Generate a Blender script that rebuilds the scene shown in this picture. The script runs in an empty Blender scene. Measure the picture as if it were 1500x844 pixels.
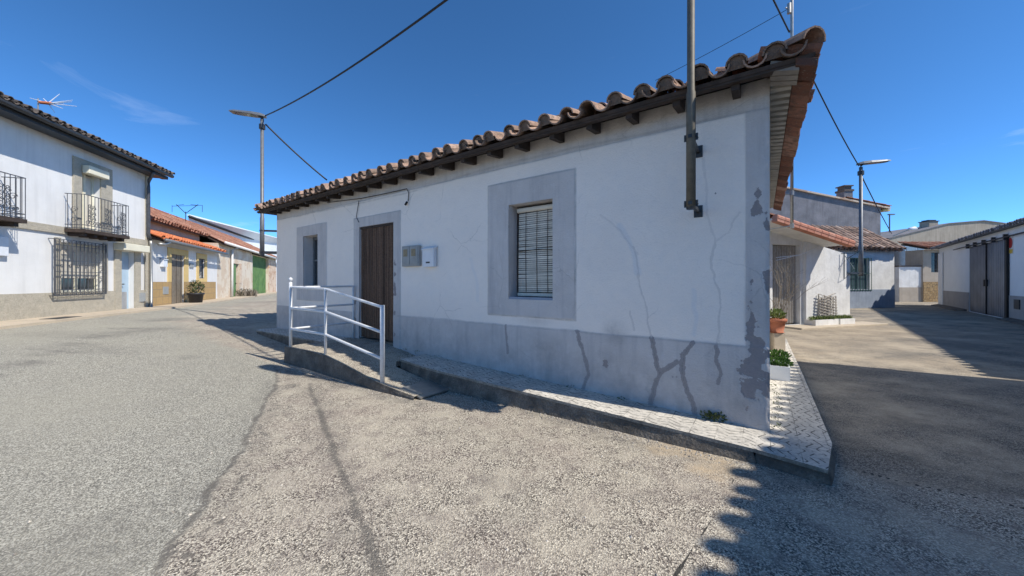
import bpy, math, random
import numpy as np
from mathutils import Vector, Matrix, noise as mnoise
random.seed(7); rng = np.random.default_rng(7)
R = math.radians
SC = bpy.context.scene
COL = SC.collection
# ---------------------------------------------------------------- camera, sky, sun, exposure
EYE = 1.5; FPX = 520.0; HZ = 413.0; CX = 750.0
cam = bpy.data.cameras.new('camera'); camo = bpy.data.objects.new('camera', cam); COL.objects.link(camo)
camo.location = (0, 0, EYE); camo.rotation_euler = (R(90), 0, 0)
cam.sensor_width = 36; cam.lens = 36*FPX/1500; cam.shift_y = -9/1500; cam.clip_start = .05; cam.clip_end = 3000
SC.camera = camo
SUN_EL = 47.5
LD = Vector((-.906, .423, 0)).normalized()*math.cos(R(SUN_EL)) + Vector((0, 0, -math.sin(R(SUN_EL))))
sl = bpy.data.lights.new('sun', 'SUN'); so = bpy.data.objects.new('sun', sl); COL.objects.link(so)
so.rotation_euler = LD.to_track_quat('-Z', 'Y').to_euler(); so.location = (10, -5, 12)
sl.energy = 2.8; sl.angle = R(.53); sl.color = (1, .945, .86)
w = bpy.data.worlds.new('World'); SC.world = w; w.use_nodes = True
nt = w.node_tree; nd = nt.nodes; lk = nt.links
bg = nd['Background']; bg.inputs[1].default_value = .15
sky = nd.new('ShaderNodeTexSky'); sky.sky_type = 'NISHITA'; sky.sun_disc = False
sky.sun_elevation = R(SUN_EL); sky.sun_rotation = math.atan2(-LD.x, -LD.y)
sky.altitude = 4000; sky.air_density = .7; sky.dust_density = 0; sky.ozone_density = 5.0
hs = nd.new('ShaderNodeHueSaturation'); hs.inputs['Saturation'].default_value = 1.08; hs.inputs['Value'].default_value = 1.0
tint = nd.new('ShaderNodeMix'); tint.data_type = 'RGBA'; tint.blend_type = 'MULTIPLY'; tint.inputs[0].default_value = 1; tint.inputs[7].default_value = (.72, .89, .92, 1)
lk.new(sky.outputs[0], tint.inputs[6]); lk.new(tint.outputs[2], hs.inputs['Color'])
tc = nd.new('ShaderNodeTexCoord'); mp = nd.new('ShaderNodeMapping'); mp.inputs['Scale'].default_value = (1.2, 2.2, 9); mp.inputs['Rotation'].default_value = (.12, .25, .5)
nz = nd.new('ShaderNodeTexNoise'); nz.inputs['Scale'].default_value = 1.6; nz.inputs['Detail'].default_value = 7; nz.inputs['Roughness'].default_value = .6; nz.inputs['Distortion'].default_value = .6
lk.new(tc.outputs['Generated'], mp.inputs[0]); lk.new(mp.outputs[0], nz.inputs[0])
cr = nd.new('ShaderNodeValToRGB'); cr.color_ramp.elements[0].position = .64; cr.color_ramp.elements[0].color = (0, 0, 0, 1); cr.color_ramp.elements[1].position = .82; cr.color_ramp.elements[1].color = (.22, .22, .22, 1)
lk.new(nz.outputs[0], cr.inputs[0])
sx = nd.new('ShaderNodeSeparateXYZ'); lk.new(tc.outputs['Generated'], sx.inputs[0])
mr = nd.new('ShaderNodeMapRange'); mr.inputs[1].default_value = .62; mr.inputs[2].default_value = .12; lk.new(sx.outputs[2], mr.inputs[0])
mm = nd.new('ShaderNodeMath'); mm.operation = 'MULTIPLY'; lk.new(cr.outputs[0], mm.inputs[0]); lk.new(mr.outputs[0], mm.inputs[1])
mx = nd.new('ShaderNodeMix'); mx.data_type = 'RGBA'; lk.new(mm.outputs[0], mx.inputs[0]); lk.new(hs.outputs[0], mx.inputs[6]); mx.inputs[7].default_value = (5.0, 5.4, 6.0, 1)
lk.new(mx.outputs[2], bg.inputs[0])
SC.view_settings.view_transform = 'Standard'; SC.view_settings.look = 'None'; SC.view_settings.gamma = 1
SC.view_settings.exposure = .95
SC.render.engine = 'CYCLES'

# ---------------------------------------------------------------- helpers
def ray(px, py): return Vector(((px-CX)/FPX, 1.0, (HZ-py)/FPX))
class Frame:
    """vertical wall plane: o = foot point, u = unit along wall, n = unit outward"""
    def __init__(s, o, u, n):
        s.o = Vector((o[0], o[1], 0)); s.u = Vector((u[0], u[1], 0)).normalized(); s.n = Vector((n[0], n[1], 0)).normalized()
    def P(s, u, n, z): return s.o + s.u*u + s.n*n + Vector((0, 0, z))
    def pix(s, px, py, off=0.0):
        r = ray(px, py); oo = s.o + s.n*off
        t = oo.dot(s.n)/Vector((r.x, r.y, 0)).dot(s.n)
        p = r*t
        return ((p-s.o).dot(s.u), EYE+p.z)
    def U(s, px, off=0.0): return s.pix(px, HZ, off)[0]
def sstep(a, b, x):
    t = np.clip((x-a)/(b-a), 0, 1); return t*t*(3-2*t)
def hgt(x, y): return .5*float(sstep(-1, -13, x))
def gpt(px, py, lift=0.0):
    z = 0
    for _ in range(12):
        Y = FPX*(EYE-z)/(py-HZ); X = (px-CX)/FPX*Y; z = hgt(X, Y)
    return Vector((X, Y, z+lift))
def at(px, py, Y): r = ray(px, py)*Y; return Vector((r.x, r.y, EYE+r.z))

ORI = {}
class MB:
    def __init__(s): s.v = []; s.f = []; s.t = []; s.tone = .5; s.uv = None
    def face(s, pts, tone=None):
        i = len(s.v); s.v += [tuple(p) for p in pts]; s.f.append(tuple(range(i, i+len(pts)))); s.t.append(s.tone if tone is None else tone)
    def mesh(s, vs, fs, tone=None):
        i = len(s.v); s.v += [tuple(p) for p in vs]
        for f in fs: s.f.append(tuple(i+k for k in f)); s.t.append(s.tone if tone is None else tone)
    def hexa(s, a, tone=None):   # 8 pts: bottom 4 (ccw from above), top 4
        s.mesh(a, [(3, 2, 1, 0), (4, 5, 6, 7), (0, 1, 5, 4), (1, 2, 6, 5), (2, 3, 7, 6), (3, 0, 4, 7)], tone)
    def box(s, F, u0, u1, n0, n1, z0, z1, tone=None):
        s.hexa([F.P(u0, n1, z0), F.P(u1, n1, z0), F.P(u1, n0, z0), F.P(u0, n0, z0), F.P(u0, n1, z1), F.P(u1, n1, z1), F.P(u1, n0, z1), F.P(u0, n0, z1)], tone)
    def wbox(s, x0, x1, y0, y1, z0, z1, tone=None):
        s.hexa([(x0, y0, z0), (x1, y0, z0), (x1, y1, z0), (x0, y1, z0), (x0, y0, z1), (x1, y0, z1), (x1, y1, z1), (x0, y1, z1)], tone)
    def tube(s, pts, r, seg=8, tone=None, cap=True):
        pts = [Vector(p) for p in pts]; rr = r if isinstance(r, (list, tuple)) else [r]*len(pts)
        vs = []; fs = []
        for i, p in enumerate(pts):
            d = (pts[min(i+1, len(pts)-1)]-pts[max(i-1, 0)]).normalized()
            a = Vector((0, 0, 1)) if abs(d.z) < .9 else Vector((1, 0, 0))
            x = d.cross(a).normalized(); y = d.cross(x)
            for k in range(seg):
                an = 2*math.pi*k/seg+math.pi/seg; vs.append(p+(x*math.cos(an)+y*math.sin(an))*rr[i])
        for i in range(len(pts)-1):
            for k in range(seg):
                k2 = (k+1) % seg; fs.append((i*seg+k, i*seg+k2, (i+1)*seg+k2, (i+1)*seg+k))
        if cap: fs.append(tuple(range(seg-1, -1, -1))); fs.append(tuple((len(pts)-1)*seg+k for k in range(seg)))
        s.mesh(vs, fs, tone)
    def cone(s, c, r0, r1, h, seg=20, tone=None):
        c = Vector(c); s.tube([c, c+Vector((0, 0, h))], [r0, r1], seg, tone)
    def prism(s, poly, z0, z1, tone=None):
        n = len(poly); g0 = z0 if isinstance(z0, (list, tuple)) else [z0]*n; g1 = z1 if isinstance(z1, (list, tuple)) else [z1]*n
        vs = [(p[0], p[1], g0[i]) for i, p in enumerate(poly)]+[(p[0], p[1], g1[i]) for i, p in enumerate(poly)]
        s.mesh(vs, [tuple(range(n-1, -1, -1)), tuple(range(n, 2*n))]+[(i, (i+1) % n, n+(i+1) % n, n+i) for i in range(n)], tone)
    def build(s, name, mat, parent=None, smooth=False, attrs=None, uv=None, bevel=0):
        me = bpy.data.meshes.new(name)
        V = np.array(s.v, dtype=float).reshape(-1, 3)
        if parent is not None: o = ORI[parent.name]
        else: o = np.array([V[:, 0].mean(), V[:, 1].mean(), V[:, 2].min()])
        V2 = V-np.array(o)
        me.from_pydata(V2.tolist(), [], s.f); me.update()
        a = me.attributes.new('tone', 'FLOAT', 'FACE'); a.data.foreach_set('value', np.array(s.t, dtype=np.float32))
        if attrs:
            for k, arr in attrs.items():
                a = me.attributes.new(k, 'FLOAT', 'POINT'); a.data.foreach_set('value', np.array(arr, dtype=np.float32))
        if smooth: me.polygons.foreach_set('use_smooth', [True]*len(me.polygons))
        me.materials.append(mat)
        ob = bpy.data.objects.new(name, me); COL.objects.link(ob)
        if parent is not None: ob.parent = parent
        else: ob.location = o
        ORI[ob.name] = np.array(o)
        if bevel:
            b = ob.modifiers.new('bevel', 'BEVEL'); b.width = bevel; b.segments = 2; b.limit_method = 'ANGLE'
        return ob
def root(name, label, cat, loc, group=None):
    o = bpy.data.objects.new(name, None); COL.objects.link(o); o.location = loc; o.empty_display_size = .2
    o['label'] = label; o['category'] = cat
    if group: o['group'] = group
    ORI[o.name] = np.array(loc, dtype=float); return o
def tag(o, label, cat, group=None):
    o['label'] = label; o['category'] = cat
    if group: o['group'] = group
    return o
def struct(o): o['kind'] = 'structure'; return o

# ---- numpy value noise
def vnoise(x, y, seed=0):
    xi = np.floor(x).astype(int); yi = np.floor(y).astype(int); xf = x-xi; yf = y-yi
    def h(a, b):
        n = (a*374761393+b*668265263+seed*1442695) & 0x7fffffff; n = ((n ^ (n >> 13))*1274126177) & 0x7fffffff
        return ((n ^ (n >> 16)) & 0xffff)/65535.0
    u = xf*xf*(3-2*xf); v = yf*yf*(3-2*yf)
    return (h(xi, yi)*(1-u)+h(xi+1, yi)*u)*(1-v)+(h(xi, yi+1)*(1-u)+h(xi+1, yi+1)*u)*v
def fbm(x, y, o=4, seed=0):
    s = 0; a = .5; t = 0
    for k in range(o): s = s+a*vnoise(x*2**k, y*2**k, seed+k); t += a; a *= .55
    return s/t
def pdist(X, Y, pts):
    d = np.full(X.shape, 1e9)
    for (x0, y0), (x1, y1) in zip(pts[:-1], pts[1:]):
        dx, dy = x1-x0, y1-y0; L = dx*dx+dy*dy+1e-9
        t = np.clip(((X-x0)*dx+(Y-y0)*dy)/L, 0, 1)
        d = np.minimum(d, np.hypot(X-x0-t*dx, Y-y0-t*dy))
    return d

# ---------------------------------------------------------------- materials
class NT:
    def __init__(s, name):
        s.m = bpy.data.materials.new(name); s.m.use_nodes = True; s.t = s.m.node_tree; s.n = s.t.nodes; s.l = s.t.links
        s.b = s.n['Principled BSDF']; s.pos = s.n.new('ShaderNodeNewGeometry').outputs['Position']
    def set(s, sock, v):
        if isinstance(v, bpy.types.NodeSocket): s.l.new(v, sock)
        elif v is not None:
            if isinstance(v, tuple) and len(v) == 3 and sock.type == 'RGBA': v = (*v, 1)
            sock.default_value = v
    def noise(s, scale, detail=4, rough=.55, vec=None, dist=0, col=False):
        n = s.n.new('ShaderNodeTexNoise'); n.inputs['Scale'].default_value = scale; n.inputs['Detail'].default_value = detail
        n.inputs['Roughness'].default_value = rough; n.inputs['Distortion'].default_value = dist
        s.l.new(vec or s.pos, n.inputs['Vector']); return n.outputs['Color' if col else 'Fac']
    def vor(s, scale, out='Color', feature='F1', vec=None, rnd=1):
        n = s.n.new('ShaderNodeTexVoronoi'); n.feature = feature; n.inputs['Scale'].default_value = scale; n.inputs['Randomness'].default_value = rnd
        s.l.new(vec or s.pos, n.inputs['Vector']); return n.outputs[out]
    def ramp(s, fac, stops):
        n = s.n.new('ShaderNodeValToRGB'); e = n.color_ramp.elements
        while len(e) < len(stops): e.new(.5)
        for k, (p, c) in enumerate(stops):
            e[k].position = p; e[k].color = (c, c, c, 1) if isinstance(c, (int, float)) else (*c, 1)
        s.l.new(fac, n.inputs[0]); return n.outputs[0]
    def mix(s, fac, a, b, mode='MIX'):
        n = s.n.new('ShaderNodeMix'); n.data_type = 'RGBA'; n.blend_type = mode
        s.set(n.inputs[0], fac); s.set(n.inputs[6], a); s.set(n.inputs[7], b); return n.outputs[2]
    def math(s, op, a, b=None, c=None, clamp=False):
        n = s.n.new('ShaderNodeMath'); n.operation = op; n.use_clamp = clamp
        s.set(n.inputs[0], a)
        if b is not None: s.set(n.inputs[1], b)
        if c is not None: s.set(n.inputs[2], c)
        return n.outputs[0]
    def scale(s, vec, xyz):
        n = s.n.new('ShaderNodeMapping'); n.inputs['Scale'].default_value = xyz; s.l.new(vec or s.pos, n.inputs[0]); return n.outputs[0]
    def attr(s, name):
        n = s.n.new('ShaderNodeAttribute'); n.attribute_name = name; return n.outputs['Fac']
    def sep(s, v):
        n = s.n.new('ShaderNodeSeparateXYZ'); s.l.new(v, n.inputs[0]); return n.outputs
    def bump(s, h, strength=.3, dist=.01, prev=None):
        n = s.n.new('ShaderNodeBump'); n.inputs['Strength'].default_value = strength; n.inputs['Distance'].default_value = dist
        s.l.new(h, n.inputs['Height'])
        if prev is not None: s.l.new(prev, n.inputs['Normal'])
        return n.outputs[0]
    def done(s, col, rough=.8, metal=0, nrm=None, spec=.3):
        s.set(s.b.inputs['Base Color'], col); s.set(s.b.inputs['Roughness'], rough); s.b.inputs['Metallic'].default_value = metal
        s.b.inputs['Specular IOR Level'].default_value = spec
        if nrm is not None: s.l.new(nrm, s.b.inputs['Normal'])
        return s.m
def simple(name, c, c2=None, sc=3, rough=.7, metal=0, bs=60, bd=.004, bstr=.3, streak=0, tone=0, spec=.3, spk=0):
    m = NT(name); c2 = c2 or tuple(x*.75 for x in c)
    f = m.ramp(m.noise(sc, 6, .62), [(.3, 0), (.72, 1)])
    col = m.mix(f, c, c2)
    if streak:
        g = m.ramp(m.noise(1, 5, .6, vec=m.scale(None, (7, 7, .5))), [(.48, 0), (.8, streak)])
        col = m.mix(g, col, tuple(x*.45 for x in c))
    if spk:
        v = m.noise(70, 3, .7); col = m.mix(m.ramp(v, [(.38, spk), (.6, 0)]), col, tuple(x*.3 for x in c))
    if tone: 
        t = m.math('MULTIPLY_ADD', m.attr('tone'), 2*tone, 1-tone); n = m.n.new('ShaderNodeHueSaturation'); m.l.new(col, n.inputs['Color']); m.l.new(t, n.inputs['Value']); col = n.outputs[0]
    nr = m.bump(m.noise(bs, 4, .6), bstr, bd) if bstr else None
    return m.done(col, rough, metal, nr, spec)

def mat_walls_main():
    m = NT('whitewashed_wall')
    trim, crack, peel, dirt, fresh = (m.attr(k) for k in ('trim', 'crack', 'peel', 'dirt', 'fresh'))
    rag = m.math('SUBTRACT', m.noise(60, 5, .75), .5); rag2 = m.math('SUBTRACT', m.noise(22, 4, .7), .5)
    peel = m.ramp(m.math('ADD', m.math('ADD', peel, m.math('MULTIPLY', rag, .9)), m.math('MULTIPLY', rag2, .8)), [(.49, 0), (.52, 1)])
    cf = m.ramp(m.math('ADD', m.math('ADD', crack, m.math('MULTIPLY', rag, .7)), m.math('MULTIPLY', rag2, .5)), [(.48, 0), (.56, 1)])
    hair = m.ramp(m.math('ADD', crack, m.math('MULTIPLY', rag2, .25)), [(.88, 0), (.97, .45)])
    crack = m.math('MULTIPLY', cf, m.attr('cstr'))
    base = m.mix(m.ramp(m.noise(1.1, 6, .6), [(.3, 0), (.7, 1)]), (.93, .855, .775), (.87, .80, .73))
    base = m.mix(m.ramp(m.noise(9, 5, .7), [(.5, 0), (.8, .3)]), base, (.74, .70, .66))
    g = m.mix(m.ramp(m.noise(2.2, 6, .65), [(.3, 0), (.7, 1)]), (.655, .615, .585), (.55, .52, .50))
    g = m.mix(m.ramp(m.noise(14, 5, .7), [(.55, 0), (.75, .5)]), g, (.70, .69, .70))
    col = m.mix(trim, base, g)
    st = m.noise(1, 5, .62, vec=m.scale(None, (9, 9, .8)))
    col = m.mix(m.math('MULTIPLY', m.ramp(st, [(.5, 0), (.75, .35)]), trim), col, (.27, .27, .29))
    col = m.mix(m.math('MULTIPLY', dirt, m.ramp(m.noise(5, 6, .7), [(.3, .15), (.65, 1)])), col, (.24, .23, .225))
    col = m.mix(fresh, col, (.70, .71, .73))
    col = m.mix(crack, col, m.mix(m.noise(40, 4, .7), (.23, .21, .21), (.33, .305, .30)))
    col = m.mix(m.math('MULTIPLY', hair, m.attr('cstr')), col, (.10, .095, .095))
    pc = m.mix(m.noise(30, 4, .6), (.25, .225, .23), (.34, .31, .30))
    col = m.mix(peel, col, pc)
    # hairline cracks
    hc = m.vor(1.3, 'Distance', 'DISTANCE_TO_EDGE', vec=m.mix(.12, m.pos, m.noise(3, 4, .7, col=True)))
    hl = m.math('MULTIPLY', m.ramp(hc, [(0, 1), (.006, 0)]), m.ramp(m.noise(1.4, 3, .5), [(.5, 0), (.62, .45)]))
    col = m.mix(hl, col, (.3, .29, .28))
    col = m.mix(m.ramp(m.noise(85, 3, .7), [(.5, 0), (.8, .16)]), col, (.5, .48, .46)); n1 = m.bump(m.noise(55, 5, .7), .8, .01)
    n2 = m.bump(m.noise(6, 3, .5), .5, .02, n1)
    n3 = m.bump(m.math('ADD', peel, crack), -.8, .008, n2)
    return m.done(col, .88, 0, n3, .15)

def mat_ground():
    m = NT('worn_concrete_road')
    asph, seam, stain, joint, sand = (m.attr(k) for k in ('asph', 'seam', 'stain', 'joint', 'sand'))
    lane = m.attr('lane')
    # exposed aggregate concrete: pebbles of several tones in a pale matrix
    sep = m.sep(m.vor(122, 'Color')); pc = m.ramp(sep[0], [(0, (.045, .04, .035)), (.25, (.14, .118, .095)), (.42, (.37, .32, .26)), (.7, (.60, .535, .42)), (1, (.88, .80, .64))])
    edge = m.ramp(m.vor(122, 'Distance', 'DISTANCE_TO_EDGE'), [(.0, .8), (.13, 0)])
    pc = m.mix(edge, pc, (.13, .115, .10))
    fine = m.mix(m.noise(190, 3, .7), (.64, .575, .45), (.34, .295, .235))
    cover = m.ramp(m.noise(3.2, 6, .72), [(.36, .35), (.56, 1)])
    conc = m.mix(cover, fine, pc)
    conc = m.mix(m.ramp(m.noise(.9, 6, .68), [(.46, 0), (.78, .4)]), conc, (.33, .25, .215))
    conc = m.mix(m.ramp(m.noise(.7, 6, .68, vec=m.scale(None, (1.3, 1, 1))), [(.5, 0), (.72, .5)]), conc, (.66, .59, .45))
    sa = m.sep(m.vor(150, 'Color')); pa = m.ramp(sa[1], [(0, (.06, .056, .048)), (.3, (.17, .16, .13)), (.6, (.36, .34, .275)), (1, (.74, .70, .58))])
    pa = m.mix(.15, pa, m.mix(m.noise(300, 2, .6), (.55, .52, .45), (.18, .17, .15)))
    pa = m.mix(m.ramp(m.noise(2, 6, .65), [(.4, 0), (.8, .35)]), pa, (.27, .255, .22))
    pa = m.mix(m.ramp(m.noise(.45, 6, .62), [(.45, 0), (.7, .5)]), pa, (.39, .365, .29))
    pl = m.ramp(sa[0], [(0, (.05, .045, .04)), (.5, (.19, .17, .14)), (1, (.46, .41, .33))])
    pl = m.mix(m.ramp(m.noise(.8, 7, .7), [(.42, 0), (.62, .75)]), pl, (.50, .42, .31))
    pl = m.mix(m.ramp(m.noise(1.7, 6, .7), [(.5, 0), (.7, .5)]), pl, (.09, .083, .07))
    conc = m.mix(m.ramp(m.noise(5, 7, .75), [(.52, 0), (.66, .55)]), conc, (.20, .165, .145))
    conc = m.mix(lane, conc, pl)
    col = m.mix(asph, conc, pa)
    wn = m.ramp(m.noise(25, 4, .75), [(.36, .2), (.56, 1)])
    sr = m.math('ADD', seam, m.math('MULTIPLY', m.math('SUBTRACT', m.noise(34, 7, .85), .5), 2.0))
    sr = m.math('ADD', sr, m.math('MULTIPLY', m.math('SUBTRACT', m.noise(4, 4, .7), .5), 1.1))
    col = m.mix(m.ramp(sr, [(.40, 0), (.80, .85)]), col, m.mix(m.noise(90, 3), (.06, .054, .048), (.22, .20, .17)))
    joint = m.ramp(m.math('ADD', joint, m.math('MULTIPLY', m.math('SUBTRACT', m.noise(40, 4, .7), .5), .5)), [(.45, 0), (.55, .95)])
    col = m.mix(m.math('MULTIPLY', stain, m.ramp(m.noise(7, 5, .7), [(.3, .1), (.65, 1)])), col, (.10, .095, .09))
    col = m.mix(joint, col, (.04, .038, .035))
    col = m.mix(m.math('MULTIPLY', sand, m.ramp(m.noise(9, 5, .7), [(.3, .1), (.6, .9)])), col, (.50, .39, .26))
    h = m.math('ADD', m.vor(122, 'Distance'), m.noise(40, 4, .6))
    n1 = m.bump(h, .7, .007)
    n2 = m.bump(m.noise(1.8, 5, .6), .3, .03, n1)
    n3 = m.bump(joint, -.8, .01, n2)
    return m.done(col, .9, 0, n3, .2)

def mat_tiles(name, stops, lichen=(.10, .095, .08), amt=.8):
    m = NT(name)
    c = m.ramp(m.attr('tone'), stops)
    c = m.mix(m.ramp(m.noise(14, 5, .7), [(.42, 0), (.7, amt)]), c, lichen)
    c = m.mix(m.ramp(m.noise(38, 4, .7), [(.6, 0), (.75, .55)]), c, (.42, .40, .34))
    return m.done(c, .97, 0, m.bump(m.noise(40, 5, .7), .9, .012), .03)

def mat_walkway():
    m = NT('grooved_cement_tiles')
    uv = m.n.new('ShaderNodeUVMap'); uv.uv_map = 'uv'; s = m.sep(uv.outputs[0])
    wob = m.math('MULTIPLY', m.math('SUBTRACT', m.noise(16, 3), .5), .012)
    u = m.math('ADD', s[0], wob); v = m.math('ADD', s[1], wob)
    def fr(x, p): return m.math('FRACT', m.math('DIVIDE', x, p))
    tri = m.math('ABSOLUTE', m.math('SUBTRACT', fr(u, .20), .5))
    zz = m.math('ADD', v, m.math('MULTIPLY', tri, .11))
    g = m.math('ABSOLUTE', m.math('SUBTRACT', fr(zz, .066), .5))
    groove = m.ramp(g, [(0, 1), (.06, 1), (.12, 0)])
    brk = m.ramp(m.noise(13, 3, .6), [(.44, 0), (.55, 1)])
    checker = m.ramp(m.math('SUBTRACT', fr(u, .2), fr(v, .2)), [(.35, 1), (.5, 1)])
    groove = m.math('MULTIPLY', groove, brk)
    tj = m.math('MAXIMUM', m.ramp(m.math('ABSOLUTE', m.math('SUBTRACT', fr(u, .2), .5)), [(.475, 0), (.49, 1)]), m.ramp(m.math('ABSOLUTE', m.math('SUBTRACT', fr(v, .2), .5)), [(.475, 0), (.49, 1)]))
    tj = m.math('MULTIPLY', tj, m.ramp(m.noise(6, 3), [(.4, .15), (.6, .8)]))
    lines = m.math('MAXIMUM', groove, tj)
    base = m.mix(m.ramp(m.noise(4, 6, .65), [(.35, 0), (.7, 1)]), (.70, .65, .56), (.46, .43, .375))
    base = m.mix(m.ramp(m.noise(30, 5, .7), [(.5, 0), (.68, .75)]), base, (.25, .235, .21))
    col = m.mix(lines, base, (.09, .085, .075))
    return m.done(col, .8, 0, m.bump(lines, -.6, .006, m.bump(m.noise(60, 3), .3, .003)), .2)

def mat_peeling(name, paint, under, brick, lvl=.52):
    m = NT(name)
    c = m.mix(m.noise(3, 5, .6), paint, tuple(x*.85 for x in paint))
    c = m.mix(m.ramp(m.noise(1.2, 6, .7), [(lvl, 0), (lvl+.03, 1)]), c, under)
    c = m.mix(m.ramp(m.noise(1.9, 6, .75), [(lvl+.1, 0), (lvl+.13, 1)]), c, brick)
    return m.done(c, .9, 0, m.bump(m.noise(20, 5, .7), .5, .02), .1)

def mat_stone(name, c1, c2, grout, scale=4):
    m = NT(name)
    e = m.ramp(m.vor(scale, 'Distance', 'DISTANCE_TO_EDGE'), [(.02, 1), (.06, 0)])
    s = m.sep(m.vor(scale, 'Color')); c = m.mix(s[0], c1, c2); c = m.mix(m.noise(20, 4), c, tuple(x*.7 for x in c1))
    return m.done(m.mix(e, c, grout), .85, 0, m.bump(e, -.5, .02))
def mat_block(name, c1, c2, grout, w=.45, h=.22, F=None):
    m = NT(name); s = m.sep(m.pos)
    a = F.u; uu = m.math('ADD', m.math('MULTIPLY', s[0], a.x), m.math('MULTIPLY', s[1], a.y))
    cb = m.n.new('ShaderNodeCombineXYZ'); m.l.new(uu, cb.inputs[0]); m.l.new(s[2], cb.inputs[1])
    b = m.n.new('ShaderNodeTexBrick'); m.l.new(cb.outputs[0], b.inputs[0]); b.inputs['Scale'].default_value = 1
    b.inputs['Color1'].default_value = (*c1, 1); b.inputs['Color2'].default_value = (*c2, 1); b.inputs['Mortar'].default_value = (*grout, 1)
    b.inputs['Mortar Size'].default_value = .012; b.inputs['Brick Width'].default_value = w; b.inputs['Row Height'].default_value = h
    return m.done(m.mix(m.ramp(m.noise(12, 4), [(.4, 0), (.8, .4)]), b.outputs[0], tuple(x*.6 for x in c1)), .85, 0, m.bump(m.noise(40, 4), .4, .008))
def mat_glass(name='window_glass', c=(.03, .035, .04)):
    m = NT(name); return m.done(m.mix(m.noise(2, 2), c, tuple(x*1.8 for x in c)), .08, 0, None, .6)
def mat_leaf(name, c1, c2):
    m = NT(name); o = m.done(m.mix(m.attr('tone'), c1, c2), .6, 0, None, .3)
    m.b.inputs['Subsurface Weight'].default_value = 0; return o
def mat_planks(name, c1, c2, p=.12, F=None):
    m = NT(name); s = m.sep(m.pos); uu = m.math('ADD', m.math('MULTIPLY', s[0], F.u.x), m.math('MULTIPLY', s[1], F.u.y))
    fl = m.math('FLOOR', m.math('DIVIDE', uu, p)); wn = m.n.new('ShaderNodeTexWhiteNoise'); wn.noise_dimensions = '1D'; m.l.new(fl, wn.inputs['W'])
    c = m.mix(wn.outputs[0], c1, c2); c = m.mix(m.ramp(m.noise(3, 5, .7, vec=m.scale(None, (6, 6, .6))), [(.45, 0), (.75, .6)]), c, tuple(x*.5 for x in c1))
    gr = m.ramp(m.math('ABSOLUTE', m.math('SUBTRACT', m.math('FRACT', m.math('DIVIDE', uu, p)), .5)), [(.44, 0), (.49, 1)])
    return m.done(m.mix(gr, c, tuple(x*.25 for x in c1)), .75, 0, m.bump(gr, -.6, .01))

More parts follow.
